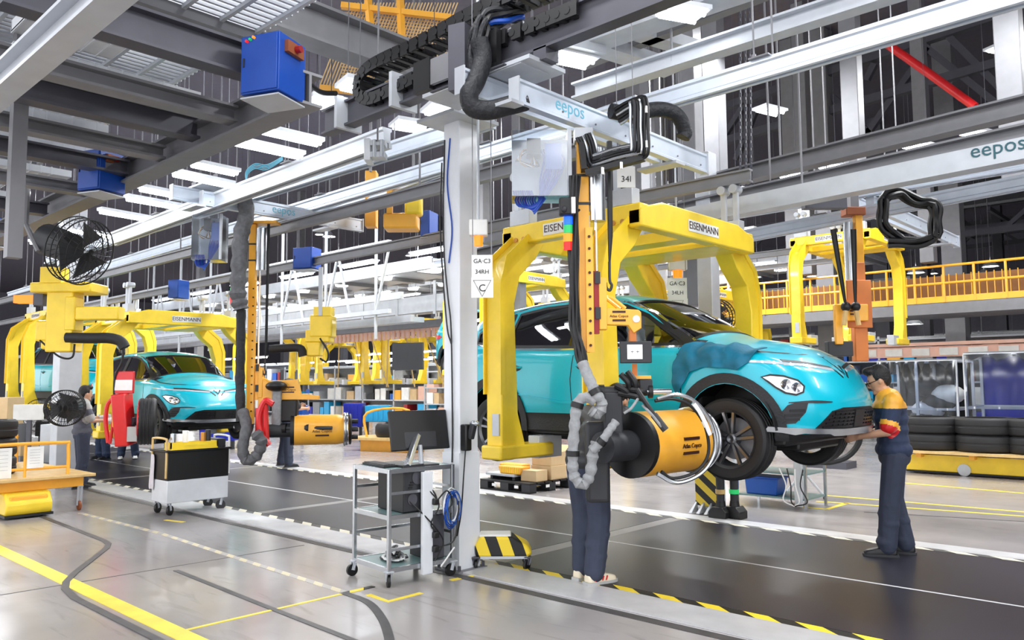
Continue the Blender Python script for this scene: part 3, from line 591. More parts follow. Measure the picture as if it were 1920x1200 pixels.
# ================= HANGER FRAMES
def make_hanger():
    h=thing('car_hanger','yellow steel hanger frame whose curved arms carry the front teal car','hanger')
    for sx,x in(('f',.585),('r',-.585)):
        for sy in(-1,1):
            pr=[(1.03,2.1),(1.33,1.86),(1.42,1.62),(1.42,.12),(1.10,.12),(1.2,.42),(1.24,1.45),(1.16,1.72),(.94,1.9),(.78,2.1)]
            b=MB().prism([(sy*y,z) for y,z in pr],'X',x-.1,x+.1); lg=b.build('arm','yellow',h,bevel=.012)
            e=MB()
            for k in(-.115,.1): e.prism([(sy*y,z) for y,z in ((1.03,2.16),(1.36,1.9),(1.45,1.62),(1.45,.6),(1.39,.6),(1.39,1.6),(1.3,1.87),(.98,2.13))],'X',x+k,x+k+.015)
            tag(e.build('edge_plates','yellow',lg),kind='stuff')
            MB().box(x-.13,min(sy*.72,sy*1.47),.0,x+.13,max(sy*.72,sy*1.47),.13).build('foot','yellow',h,bevel=.02)
            MB().box(x-.05,min(sy*.55,sy*.9),-.02,x+.09,max(sy*.55,sy*.9),.195).build('support_pad','light_steel',h,bevel=.01)
            if sx=='f' and sy<0: pass
            MB().box(x-.02,sy*1.428-.004,.22,x+.07,sy*1.428+.004,.42).build('data_plate','light_steel',h)
            bo=MB()
            for k in(-.05,.05): bo.cyl((x+k,sy*1.0,2.1),(x+k,sy*1.06,2.1),.025,n=8)
            tag(bo.build('clevis_bolts','brass',h),kind='stuff')
    for sy in(-1,1):
        b=MB(); b.box(-.82,sy*.98-.07,2.06,.82,sy*.98+.07,2.25); bl=b.build('side_beam','yellow',h,bevel=.015)
        MB().box(-.28,sy*1.054-.002,2.1,.28,sy*1.054+.002,2.21).build('name_plate','sign_white',bl)
        text('EISENMANN',.098,'brown_ink',bl,(0,sy*1.058,2.155),(-sy,0,0),(0,0,1),depth=.001,bold=0)
    for sx in(-1,1):
        b=MB(); b.prism([(-1.05,2.04),(1.05,2.04),(1.05,2.2),(.7,2.3),(-.7,2.3),(-1.05,2.2)],'X',sx*.76-.07,sx*.76+.07); bl=b.build('cross_beam','yellow',h,bevel=.015)
        MB().box(sx*.834-.002,-.28,2.1,sx*.834+.002,.28,2.21).build('name_plate','sign_white',bl)
        text('EISENMANN',.1,'brown_ink',bl,(sx*.838,0,2.155),(0,sx,0),(0,0,1),depth=.001,bold=0)
    MB().box(-.8,.25,2.03,.8,.8,2.07).build('spine_plate','yellow',h); MB().box(-.75,-.2,2.05,.75,.05,2.15).build('spine_bar','yellow',h)
    for x in(-.6,.6):
        for sy in(-1,1):
            b=MB(); b.box(x-.13,sy*.98-.06,2.25,x+.13,sy*.98+.06,2.4); b.box(x-.1,sy*.98-.02,2.4,x-.04,sy*.98+.02,2.78); b.box(x+.04,sy*.98-.02,2.4,x+.1,sy*.98+.02,2.78); b.cyl((x-.07,sy*.98-.07,2.74),(x-.07,sy*.98+.07,2.74),.05,n=12); b.cyl((x+.07,sy*.98-.07,2.74),(x+.07,sy*.98+.07,2.74),.05,n=12)
            tag(b.build('trolley','light_steel',h,bevel=.006),kind=None)
    return h
hang=make_hanger(); HX,HY_,HZ=-4.6,6.72,.86; hang.location=(HX,HY_,HZ)
hl=['yellow hanger frame round the teal car left of the tall orange mast','yellow hanger frame at the far left behind the grey column']
h2=dup(hang,(HX-10.9,HY_,HZ-.2),label=hl[0]); h3=dup(hang,(HX-16.0,HY_+.2,HZ+.2),label=hl[1])
for k,Y in enumerate((5.74,7.7)):
    beam('monorail',(-34,Y,3.72),(-3.75,Y,3.72),.09,.14,'grey_steel','grey conveyor monorail above the %s of the yellow frames'%('near side' if k==0 else 'far side'),'rail',rods=5)
dup(hang,(-12.56,13.37,1.76),label='yellow hanger round the teal car high behind the white sign')
far=[(-14,18),(-10.5,18),(-18,18),(-22,18),(-26,18),(-31,18),(-36,25),(-30,25),(-24,25),(-18,25),(-13,25)]
q=aD(1592,520,17); far.append((q.x,q.y))
for i,(x,y) in enumerate(far): dup(hang,(x,y,1.6 if i<11 else 2.35),label='small yellow hanger frames far behind among the racks and lights',group='yellow frames far behind',skip=('clevis_bolts',))
for k,Y in enumerate((17.02,18.98,24.02,25.98)): beam('monorail',(-46,Y,4.46),(-7,Y,4.46),.09,.14,'grey_steel','far grey monorail of the small yellow frames, %s from the front'%('first','second','third','fourth')[k],'rail',rods=5)
# the hoist arms at the left: yellow head with a padded black boom and the red wheel gripper
t=thing('wheel_hoist','yellow hoist head with padded black boom reaching over the left worker','hoist',(aY(105,600,4.9)))
D=11.2
L=lambda x,y,d=D: aD(x,y,d)
def pbox(mb,x0,y0,x1,y1,dep,d=D,m=0):
    a,b=L(x0,y1,d),L(x1,y0,d); c=(a+b)/2; w=(b-a).dot(RT); hh=b.z-a.z
    ang=math.atan2(RT.y,RT.x); return mb.cbox(c+_fwh*dep/2,(abs(w),dep,abs(hh)),m,(0,0,ang))
_fwh=Vector((FW.x,FW.y,0)).normalized()
b=MB(); pbox(b,55,528,170,548,.5); pbox(b,85,545,135,660,.3); pbox(b,120,555,140,620,.25); b.build('head','yellow',t,bevel=.02)
b=MB(); pbox(b,140,574,222,600,.2); b.build('upper_arm','yellow',t,bevel=.02)
b=MB(); pbox(b,65,600,130,640,.25); pbox(b,75,625,125,655,.25); b.build('swivel','yellow',t,bevel=.03)
MB().tube(smoothpath([L(125,633),L(170,634),L(205,634),L(226,640),L(234,652)]),.075,12).build('boom','black_rubber',t)
MB().tube(smoothpath([L(232,650),L(228,680),L(216,705),L(214,740)]),.018,8).build('hose','black',t); MB().tube(smoothpath([L(75,638),L(110,668),L(135,670),L(140,645)]),.014,8).build('cable','black',t)
b=MB(); pbox(b,25,553,72,568,.15,D+.3); b.build('lamp_bracket','amber_lamp',t); b=MB(); pbox(b,62,450+100,80,572,.2,D+.2); b.build('roller_box','dark_steel',t)
b=MB(); pbox(b,75,400+100,115,530,.2); b.build('suspension','yellow',t)
t=thing('wheel_gripper','red wheel gripper with white screen held by the left worker','gripper',L(225,760))
b=MB(); pbox(b,214,696,250,738,.05); b.build('screen_box','red',t,bevel=.01)
b=MB(); pbox(b,215,712,248,732,.002,D-.01); b.build('screen','paper',t)
a0,a1=L(226,740),L(243,830); b=MB(); b.bar(L(228,738),L(236,835),.26,.2,0,RT); b.build('body','red',t,bevel=.02)
b=MB().tube(smoothpath([L(232,752),L(215,748),L(202,758),L(198,790),L(203,830)],5),.03,8); b.tube(smoothpath([L(214,750),L(212,790),L(206,832)],4),.022,8); b.build('handle_frame','red',t)
b=MB().tube([L(214,745),L(216,800)],.04,8); b.build('strut','amber',t); b=MB(); pbox(b,238,800,256,828,.02,D-.15); b.build('label_plate','grey_cloth',t)
b=MB(); b.lathe([(.26,-.02),(.31,-.02),(.31,.02),(.26,.02)],L(262,790,D+.1),(RT*.93+_fwh*.36).normalized(),24,closed=True); b.build('clamp_ring','red',t); MB().cyl(L(246,790),L(260,790,D+.1),.06,n=10).build('spindle','dark_steel',t)
t=thing('loose_wheel','black tyre on its wheel held in the red gripper','wheel',L(275,790,D+.15)); ax=(RT*.93+_fwh*.36).normalized(); c=L(276,790,D+.15)
prof=[(.24,-.1),(.27,-.115),(.31,-.115),(.325,-.1),(.332,-.08)]
for g0 in(-.045,0,.045): prof+=[(.332,g0-.012),(.323,g0-.008),(.323,g0+.008),(.332,g0+.012)]
prof+=[(.332,.08),(.325,.1),(.31,.115),(.27,.115),(.24,.1)]
MB().lathe(prof,c,ax,40,closed=True).build('tyre','black_rubber',t); MB().lathe([(0,-.03),(.2,-.06),(.235,-.1),(.24,.1),(.0,.02)],c,ax,30).build('rim','rim_dark',t)
t=thing('wheel_hoist','second yellow hoist arm with padded boom right of the orange mast','hoist',aD(600,600,13)); D=13
b=MB(); pbox(b,480+100,590,622,632,.3); pbox(b,572,618,618,642,.3); b.build('head','yellow',t,bevel=.02); b=MB(); pbox(b,574,640,600,668,.2); b.build('swivel','yellow',t,bevel=.02); b=MB(); pbox(b,588,575,620,592,.25); b.build('suspension','yellow',t)
MB().tube(smoothpath([L(506,655),L(530,653),L(562,653),L(568,668)]),.06,10).build('boom','black_rubber',t); b=MB(); pbox(b,592,614,610,634,.1,D-.2); b.build('control_box','sign_white',t)
MB().tube(smoothpath([L(600,634),L(615,660),L(612,678),L(600,672)]),.014,8).build('hose','black',t); b=MB(); pbox(b,597,500,604,592,.05); b.build('hanger_rod','light_steel',t)
# ================= OVERHEAD CRANES AND LIFT MANIPULATORS
RH=Vector((RT.x,RT.y,0)).normalized()
def trolleyplate(mb,x,y,z): mb.box(x-.16,y-.12,z,x+.16,y+.12,z+.02)
def make_bridge(label,X,Y0,Y1,z,gap,tx,group=None,ylab=None):
    """two aluminium beams along Y joined by end plates; near beam at X"""
    t=thing('crane_bridge',label,'crane',(X,(Y0+Y1)/2,z))
    for k,(x,y0,y1) in enumerate(((X,Y0,Y1),(X-gap,Y0-.25,Y1-.35))):
        p=[(-.035,-.09),(.035,-.09),(.035,-.07),(.022,-.06),(.022,.06),(.035,.07),(.035,.09),(-.035,.09),(-.035,.07),(-.022,.06),(-.022,-.06),(-.035,-.07)]
        b=MB().ext((x,y0,z+.09*k),(x,y1,z+.09*k),p); bm=b.build('beam','alu',t,smooth=0)
        MB().box(x-.05,y1,z-.1+.09*k,x+.05,y1+.012,z+.1+.09*k).build('end_cap','light_steel',bm); MB().box(x-.05,y0-.012,z-.1+.09*k,x+.05,y0,z+.1+.09*k).build('end_cap','light_steel',bm)
        if k==0:
            text('eepos',.15,'eepos_blue',bm,(X+.0235,ylab or lerp(Y0,Y1,.33),z+.02),(0,1,0),(0,0,1),depth=.0008)
            bo=MB()
            for i in range(7): bo.cyl((X+.022,Y0+.1+i*(Y1-Y0-.2)/6,z-.03),(X+.03,Y0+.1+i*(Y1-Y0-.2)/6,z-.03),.008,n=6)
            tag(bo.build('bolts','grey_steel',bm),kind='stuff')
    MB().box(X-gap-.06,Y0-.1,z-.115,X+.06,Y0+.03,z-.09).build('tie_plate','light_steel',t); MB().box(X-gap-.06,Y1-.6,z-.115,X+.06,Y1-.45,z-.09).build('tie_plate','light_steel',t)
    MB().box(X-gap-.1,Y0+.0,z+.19,X+.06,Y0+.3,z+.215).build('truck_plate','light_steel',t)
    for s in(-1,1): MB().box(X-gap/2+s*.3-.06,Y0+.1,z+.215,X-gap/2+s*.3+.06,Y0+.24,z+.31).build('end_truck','dark_steel',t)
    return t
br1=make_bridge('large aluminium double-beam crane bridge hanging right of the pale column',-3.75,4.06,6.72,3.64,.3,0,ylab=4.66)
br2=make_bridge('aluminium crane bridge over the left orange mast, with pale blue lettering',-9.6,4.55,7.0,3.92,.3,0,ylab=5.7)
# dark runway rail that carries the near bridge
rl=thing('crane_rail','dark grey crane rail running from the cabinet to the top, below the black cable chain','rail',(-4,4.22,4.03))
MB().ext((-6.35,4.22,4.05),(1.5,4.22,4.07),[(-.06,-.12),(.06,-.12),(.06,-.1),(.02,-.1),(.02,.1),(.06,.1),(.06,.12),(-.06,.12),(-.06,.1),(-.02,.1),(-.02,-.1),(-.06,-.1)]).build('profile','dark_steel',rl,smooth=0)
MB().box(-4.7,4.09,3.95,-4.15,4.12,4.16).build('splice_plate','grey_steel',rl); MB().box(-4.9,4.08,3.92,-4.7,4.13,4.18).build('buffer','black',rl); MB().box(-4.15,4.08,3.92,-3.95,4.13,4.18).build('buffer','black',rl)
for x in(-6.0,-5.2): MB().box(x-.02,4.08,3.9,x+.02,4.36,4.2).build('clamp','light_steel',rl)
MB().box(-4.75,4.05,3.84,-3.6,4.45,3.87).build('truck_frame','light_steel',rl); MB().box(-4.6,4.0,3.835,-3.8,4.03,3.845).build('slot','dark_steel',rl)
# drag chain
dc=thing('drag_chain','black plastic cable drag chain curving up over the dark crane rail','cable chain',(-5.4,4.2,4.2))
path=[aY(x,y,4.25) for x,y in((1120,-60),(1000,-12),(905,30),(850,60),(790,92),(738,115),(703,135),(686,160),(690,184),(715,190),(770,164),(860,118),(1000,62),(1100,22))]
sp=smoothpath(path,10); acc=0; pts=[sp[0]]
for a,b in zip(sp,sp[1:]):
    acc+=(b-a).length
    if acc>.085: pts.append(b); acc=0
lk=None
for a,b in zip(pts,pts[1:]):
    c=(a+b)/2; ang=math.atan2((b-a).z,(b-a).x)
    if lk is None:
        m=MB()
        for s in(-1,1): m.box(-.046,s*.1-.014,-.055,.046,s*.1+.014,.055); m.cyl((-.04,s*.1,0),(-.04,s*.118,0),.03,n=8)
        m.box(-.02,-.1,-.058,.02,.1,-.044); m.box(-.02,-.1,.044,.02,.1,.058); lk=m.build('chain_link','black',dc,local=True,smooth=0); o=lk
    else: o=bpy.data.objects.new('chain_link',lk.data); COL.objects.link(o); o.parent=dc
    o.location=c-dc.location; o.rotation_euler=(0,-ang,0)
def bundle(name,label,cat,pts,n,r,spread,m,mats=None,k=6,group=None):
    t=thing(name,label,cat,pts[0],group=group); P=smoothpath(pts,k); 
    for i in range(n):
        a=2*PI*i/n+.4; off=[]
        for j,p in enumerate(P):
            d=(P[min(j+1,len(P)-1)]-P[max(j-1,0)]).normalized(); u=Vector((0,0,1)) if abs(d.z)<.8 else RH; x=d.cross(u).normalized(); y=d.cross(x); w=spread*(1+.25*math.sin(j*.7+i*2))
            off.append(p+x*math.cos(a)*w+y*math.sin(a)*w)
        MB().tube(off,r,7).build('cable',(mats or [m])[i%len(mats or [m])],t)
    return t
A=lambda x,y,d:aD(x,y,d)
bundle('cable_bundle','thick bundle of black and blue cables dropping from the top beside the drag chain','cables',[A(975,25,6.1),A(940,30,6.0),A(905,45,5.95),A(892,90,5.9),A(890,150,5.85)],7,.022,.055,'sleeve_black',['sleeve_black','sleeve_black','blue_box','black','charcoal','black','sleeve_black'])
MB().tube(smoothpath([A(898,75,5.8),A(905,110,5.8),A(893,150,5.75),A(880,175,5.7),A(885,200,5.7),A(915,207,5.72),A(958,197,5.76),A(985,190,5.8)],6),[.06]*1+[.075]*41+[.05] if False else .07,12).build('corrugated_sleeve','sleeve_black'); tag(COL.objects[-1],'fat black corrugated sleeve curving into the end of the near crane bridge','sleeve')
b=MB().box(-.05,-.02,-.13,.05,.02,.13); t=tag(MB().cbox(A(862,110,5.9),(.14,.1,.5),0,(0,0,.3)).build('terminal_box','dark_steel'),'dark terminal box behind the thick cable bundle','box')
# flat cable carrier with hoses around the near bridge
D1=6.05
t=thing('cable_carrier','black angled cable carrier with looping hoses round the near crane bridge','cable carrier',A(1210,250,D1-.25))
cp=[A(1150,205,D1),A(1175,190,D1-.1),A(1205,180,D1-.2),A(1215,195,D1-.25),A(1216,240,D1-.25),A(1217,285,D1-.25),A(1205,302,D1-.2),A(1160,313,D1-.12),A(1110,327,D1-.05),A(1092,312,D1),A(1085,280,D1+.05),A(1078,262,D1+.05)]
P=smoothpath(cp,7)
for i in range(6):
    off=[]
    for j,p in enumerate(P):
        d=(P[min(j+1,len(P)-1)]-P[max(j-1,0)]).normalized(); x=d.cross(FW).normalized(); off.append(p-x*(.012+.024*i)-_fwh*.03+FW*.012*math.sin(i*2+j*.15))
    MB().tube(off,.0125,7).build('hose',['black','black','silver','black','charcoal','silver'][i],t)
for a,b_ in((A(1203,190,D1-.2),A(1203,292,D1-.2)),(A(1208,296,D1-.2),A(1100,325,D1-.05)),(A(1095,320,D1-.02),A(1090,270,D1+.02))): MB().bar(a,b_,.04,.09,0,_fwh).build('channel','black',t)
for p in((1212,205),(1213,270),(1165,310),(1130,320)): MB().cbox(A(p[0],p[1],D1-.3),(.012,.02,.05)).build('cable_clip','paper',t)
MB().tube(smoothpath([A(1145,208,D1+.1),A(1180,213,D1+.15),A(1235,205,D1+.2),A(1268,215,D1+.25),A(1284,245,D1+.3),A(1280,258,D1+.3)],7),.06,10).build('ribbed_hose','sleeve_black',t)
# clear cabinets with blue tubes
def clearbox(label,x0,y0,x1,y1,d,dep):
    c=(A(x0,y0,d)+A(x1,y1,d))/2; w=(x1-x0)/1490*d; h=(y1-y0)/1490*d; t=thing('control_box',label,'control box',c-V(0,0,h/2)); ang=math.atan2(RH.y,RH.x)
    def P(r,f,z): return c+RH*r+_fwh*f+V(0,0,z)
    MB().cbox(c+_fwh*dep/2,(w,.01,h),0,(0,0,ang)).build('back_plate','light_steel',t)
    for s,n in((-1,'side_panel'),(1,'side_panel')): MB().cbox(P(s*w/2,0,0),(.006,dep,h),0,(0,0,ang)).build(n,'clear_plastic',t)
    MB().cbox(P(0,-dep/2,0),(w,.006,h),0,(0,0,ang)).build('front_panel','clear_plastic',t); MB().cbox(P(0,0,-h/2),(w,dep,.006),0,(0,0,ang)).build('base_panel','clear_plastic',t); MB().cbox(P(w/2+.012,-dep/2,0),(.03,.03,h),0,(0,0,ang)).build('corner_post','light_steel',t)
    for i in range(9):
        r0=w*(.08+.04*i); MB().tube(smoothpath([P(r0-.02,.02,h*.28),P(r0+.02*math.sin(i),-.02,h*.1),P(r0-.03,-.03,-h*.2),P(r0-.05-.02*i,-.02,-h*.55-.01*i),P(r0-.2,.0,-h*.6),P(r0-.24,.03,-h*.35)],5),.008,6).build('air_tube',['blue_box','deep_blue','blue_bin'][i%3],t)
    for i in range(5): MB().tube(smoothpath([P(-w*.2,.04,h*.3),P(-w*(.3+.03*i),-.02,h*.25-.02*i),P(-w*.36,-.03,h*.08),P(-w*.2+.02*i,-.02,h*.0),P(-w*.1,.04,h*.18)],5),.006,6).build('wire',['brass','black','paper'][i%3],t)
    MB().cbox(P(-w*.1,dep*.2,h*.32),(w*.25,dep*.5,h*.25),0,(0,0,ang)).build('valve_block','charcoal',t); MB().cbox(P(w*.25,dep*.15,h*.15),(w*.3,dep*.6,h*.4),0,(0,0,ang)).build('valve_island','blue_bin',t)
    return t
clearbox('clear plastic control box full of blue air tubes left of the near mast',960,252,1063,375,6.25,.26)
clearbox('clear plastic control box with blue tubes left of the far left mast',368,405,420,490,10.6,.3)
# ---- the lift manipulator
def make_lift(label,O,zt,zb,zc,arm,spz,spr,spf,drumdir,near):
    """O: mast foot position (x,y); everything laid out along r (right), f (away), z"""
    o=V(O[0],O[1],0); ang=math.atan2(RH.y,RH.x)
    P=lambda r,f,z:o+RH*r+_fwh*f+V(0,0,z)
    t=thing('lift_manipulator',label,'manipulator',P(0,0,zb))
    B=lambda r0,f0,z0,r1,f1,z1,mb=None:(mb or MB()).cbox(P((r0+r1)/2,(f0+f1)/2,(z0+z1)/2),(abs(r1-r0),abs(f1-f0),abs(z1-z0)),0,(0,0,ang))
    m=B(-.055,-.05,zb,.035,.05,zt).build('mast','amber',t,bevel=.008)
    B(.0,-.075,zb,.055,-.05,min(zt,zb+.95 if near else zb+1.9)).build('guide_rail','amber',m)
    nb=10 if near else 16
    for k in range(nb):
        MB().cyl(P(.028,-.076,zb+.05+k*(.92/nb if near else 1.85/nb)),P(.028,-.083,zb+.05+k*(.92/nb if near else 1.85/nb)),.011,n=8).build('bolt','brown_ink',m)
    for z in(zt-.28,zt-.5): B(-.06,-.055,z,.04,.055,z+.02).build('strap','charcoal',m)
    zs=zt-.62 if near else zt-.62
    MB().cyl(P(.105,0,zs),P(.105,0,zt-.05),.06,n=20).build('balance_cylinder','silver',t); MB().cyl(P(.06,-.04,zs),P(.06,-.04,zt-.05),.018,n=8).build('cylinder_tie','chrome',t); MB().cyl(P(.085,0,zc+.2),P(.085,0,zs),.014,n=8).build('piston_rod','chrome',t)
    B(.06,-.04,zc-.13,.1,.04,zc+.35).build('slide_block','dull_red' if near else 'amber',t)
    for z in(zc-.02,zc+.25): B(.07,-.06,z,.11,-.04,z+.09).build('roller','charcoal',t)
    B(.1,-.05,zc-.1,.16,.05,zc+.3).build('carriage','amber',t,bevel=.006)
    aw=.42 if near else .8
    ap=[(.1,zc-.06),(.1,zc+.07),(aw-.02,zc+.05),(aw,zc+.03),(aw,zc-.09),(aw-.06,zc-.13),(aw-.1,zc-.07)] if near else [(.1,zc-.3),(.1,zc+.15),(.3,zc+.12),(.62,zc+.14),(.66,zc-.05),(.9,zc-.08),(.9,zc-.13),(.4,zc-.13),(.35,zc-.06)]
    vs=[P(r,f,z) for f in(-.04,.04) for r,z in ap]; n=len(ap)
    am=MB().add(vs,[(i,(i+1)%n,n+(i+1)%n,n+i) for i in range(n)]+[tuple(range(n))[::-1],tuple(range(n,2*n))]).build('arm','amber',t,bevel=.006)
    for z in(zc+.035,zc-.03): B(.2 if near else .42,-.043,z-.008,.3 if near else .58,-.04,z+.008).build('arm_slot','brown_ink',am)
    text('Atlas Copco',.028 if near else .04,'brown_ink',am,P(.25 if near else .5,-.042,zc+.002),RH,(0,0,1))
    for k in(0,.04): MB().tube([P(.12,-.02,zc+.24-k*2),P(.16+k,-.03,zc+.14),P(.26+k,-.02,zc+.06)],.017,8).build('brace','amber' ,am)
    MB().cyl(P(aw-.04,-.045,zc-.02),P(aw-.04,-.04,zc-.02),.028,n=16).build('badge_plate','blue_bin' if not near else 'silver',am)
    # strap and hook
    MB().tube([P(.2,-.03,zt),P(.195,-.03,zc+.62),P(.185,-.03,zc+.4)],[.022,.02,.008],6).build('hanging_strap','black',t)
    hk=[P(.185,-.03,zc+.42),P(.185,-.03,zc+.28),P(.2,-.03,zc+.24),P(.185,-.03,zc+.2),P(.16,-.03,zc+.22),P(.155,-.03,zc+.26)]
    MB().tube(smoothpath(hk,4),.011,8).build('hook','charcoal',t)
    # head below the arm
    if near:
        B(.33,-.03,zc-.3,.38,.03,zc-.1).build('drop_post','orange_steel',t); S=(.23,-.2)
        B(S[0],S[1]-.03,zc-.36,S[0]+.23,S[1]+.03,zc-.2).build('display_housing','charcoal',t,bevel=.006); d=COL.objects[-1]
        B(S[0]+.05,S[1]-.034,zc-.33,S[0]+.16,S[1]-.03,zc-.225).build('screen','screen_white',d)
        for r in(.085,.125):
            MB().tube([P(S[0]+r-.012,S[1]-.036,zc-.277),P(S[0]+r+.012,S[1]-.036,zc-.277)],.002,4).build('screen_mark','ink',d); MB().tube([P(S[0]+r,S[1]-.036,zc-.265),P(S[0]+r,S[1]-.036,zc-.29)],.002,4).build('screen_mark','ink',d)
        B(.34,-.08,zc-.5,.375,-.04,zc-.36).build('lower_post','orange_steel',t); B(.33,-.12,zc-.475,.47,.0,zc-.45).build('bracket','amber',t)
        B(.38,-.12,zc-.6,.48,-.02,zc-.475).build('motor','deep_blue' if False else 'charcoal',t,bevel=.01)
        for k,(r0,z0,r1,z1) in enumerate(((.24,-.44,.3,-.56),(.29,-.42,.35,-.58),(.2,-.52,.3,-.6),(.3,-.55,.42,-.58),(.22,-.58,.4,-.62))):
            MB().tube(smoothpath([P(r0,-.15,zc+z0),P((r0+r1)/2+.02,-.17,zc+(z0+z1)/2),P(r1,-.14,zc+z1)],4),.024,8).build('control_handle','black',t)
        zt2=spz+.4
        MB().cyl(P(.07,-.1,zt2),P(.38,-.1,zt2),.042,n=16).build('cross_shaft','charcoal',t); MB().cyl(P(.38,-.1,zt2),P(.62,-.1,zt2),.022,n=12).build('shaft_rod','chrome',t); MB().cyl(P(.08,-.1,zt2),P(.12,-.1,zt2),.055,n=16).build('shaft_collar','black',t)
        for k in(.3,.45): MB().cyl(P(k,-.1,zt2),P(k+.03,-.1,zt2),.05,n=16).build('shaft_collar','black',t)
        B(.11,-.16,spz-.05,.25,-.02,zt2).build('hanger_column','charcoal',t,bevel=.015)
        B(-.02,-.08,spz-.42,.16,.04,spz+.18).build('gear_case','charcoal',t,bevel=.03); 
        MB().tube([P(.33,-.32,zt2+.02),P(.44,-.36,spz+.24)],.018,8).build('lever','black',t); MB().tube([P(.44,-.36,spz+.24),P(.52,-.38,spz+.13)],.026,8).build('lever_grip','charcoal',t)
    else:
        B(.35,-.06,zc-.42,.62,.06,zc-.13).build('lower_head','black',t,bevel=.02)
        MB().cyl(P(.45,-.1,zc-.5),P(1.1,-.1,zc-.5),.025,n=10).build('shaft_rod','charcoal',t)
        for k in(.45,.6,.75): MB().cyl(P(k,-.1,zc-.5),P(k+.05,-.1,zc-.5),.06,n=12).build('shaft_collar','black',t)
        B(.3,-.1,spz,.42,.0,zc+.1).build('hanger_column','sleeve_grey',t,bevel=.02); MB().ell(P(.36,-.1,zc+.05),(.14,.14,.07),14,8).build('cap','black',t)
    # spindle drum
    dd=(RH*drumdir[0]+_fwh*drumdir[1]).normalized(); c0=P(spr,spf,spz); LN=drumdir[2]; R=drumdir[3]
    pf=[(R*.86,0),(R,.02)]+[(R-(.003 if k%2 else 0),.02+(LN-.2)*k/30) for k in range(31)]+[(R*.99,LN-.14),(R*.93,LN-.07),(R*.85,LN)]
    dr=MB().lathe(pf,c0,dd,48).build('spindle_drum','amber',t,smooth=30)
    MB().lathe([(0,-.03),(R*1.0,-.03),(R*1.0,.02),(R*.98,.02),(0,.0)],c0,dd,40).build('back_plate','black',dr); MB().cyl(c0-dd*.34,c0-dd*.02,R*.46,n=28).build('hub','charcoal',dr)
    up=V(0,0,1); sd=dd.cross(up); pos=c0+dd*LN*.52; nrm=(-_fwh*.93+V(0,0,-.05)); nrm=(nrm-dd*nrm.dot(dd)).normalized(); ud=dd.cross(nrm); ud=ud if ud.z>0 else -ud
    for k in(.055,-.055):
        b=MB()
        for i in range(1): 
            q=pos+nrm*math.sqrt(R*R-k*k)+ud*k; b.ext(q-dd*LN*.12,q+dd*LN*.12,[(-.011,-.006),(.011,-.006),(.011,.008),(-.011,.008)],0,nrm); b.build('drum_slot','brown_ink',dr)
    text('Atlas Copco',.05,'brown_ink',dr,pos+nrm*(R+.004),dd,ud,depth=.002)
    for rr,off,r_,mm in((R*1.02,LN-.05,.02,'silver'),(R*.95,LN+.02,.016,'black'),(R*1.06,LN-.02,.011,'chrome')):
        cc=c0+dd*off; MB().tube([cc+(sd*math.cos(2*PI*k/36)+up*math.sin(2*PI*k/36))*rr for k in range(36)],r_,8,closed=True).build('hose_ring',mm,dr)
    for k in range(6):
        a=2*PI*k/6; q=c0+dd*(LN-.02)+(sd*math.cos(a)+up*math.sin(a))*R*.6; MB().cyl(q,q+dd*.14,.03,n=10).build('spindle','charcoal',dr)
    return t,P,c0,dd
mz=aD(1099,660,6.05)
lift1,P1,c1,dd1=make_lift('orange lift mast with yellow spindle drum in front of the hanging car',(mz.x,mz.y),3.42,1.79,2.06,0,1.09,.33,.0,(.72,.69,.84,.248),True)
mz2=aD(470,790,10.5)
lift2,P2,c2,dd2=make_lift('tall orange lift mast with yellow drum left of the pale column',(mz2.x,mz2.y),3.72,1.06,1.5,0,.97,.56,0,(.97,.24,.72,.2),False)
MB().cbox(P2(.1,0,3.74),(.45,.2,.03),0,(0,0,math.atan2(RH.y,RH.x))).build('head_plate','amber',lift2); MB().cbox(P1(.0,.0,3.47),(.14,.14,.1),0,(0,0,math.atan2(RH.y,RH.x))).build('trolley','light_steel',lift1)
# third mast, far right, mirrored
o3=aD(1612,680,9.6); P3=lambda r,f,z:V(o3.x,o3.y,0)+RH*r+_fwh*f+V(0,0,z)
t=thing('lift_manipulator','orange lift mast with two black straps above the right worker','manipulator',o3); ang=math.atan2(RH.y,RH.x)
B3=lambda r0,f0,z0,r1,f1,z1:MB().cbox(P3((r0+r1)/2,(f0+f1)/2,(z0+z1)/2),(r1-r0,f1-f0,z1-z0),0,(0,0,ang))
B3(-.07,-.06,1.8,.09,.06,3.0).build('lower_mast','orange_steel',t,bevel=.01); B3(.0,-.05,2.6,.09,.05,3.62).build('mast','amber',t,bevel=.01); MB().cyl(P3(-.07,0,2.7),P3(-.07,0,3.5),.06,n=16).build('balance_cylinder','silver',t)
B3(-.16,-.09,2.2,.14,-.06,2.78).build('carriage_plate','orange_steel',t,bevel=.01); B3(-.34,-.16,2.28,.06,-.09,2.48).build('arm','amber',t,bevel=.01); a_=COL.objects[-1]
for z in(2.36,2.4,2.44): B3(-.16,-.165,z-.01,-.1,-.16,z+.01).build('arm_slot','brown_ink',a_)
B3(-.34,-.16,2.0,-.25,-.09,2.3).build('drop_post','amber',t,bevel=.01); B3(-.42,-.12,1.86,-.12,.0,2.04).build('display_housing','charcoal',t,bevel=.01)
for x0,x1 in((1562,1586),(1600,1604)):
    q0=aD(x0,430,9.4);q1=aD(x1,575,9.4); MB().tube([q0,q0*.3+q1*.7,q1],[.035,.025,.015],8).build('hanging_strap','black',t); MB().ell(q1,(.06,.05,.06),10,8).build('hook_block','black',t); MB().tube([q1-V(0,0,.03),q1+RH*.0+RH*(.03 if x0>1590 else -.03)-V(0,0,.22)],.03,8).build('hook_link','wood',t)
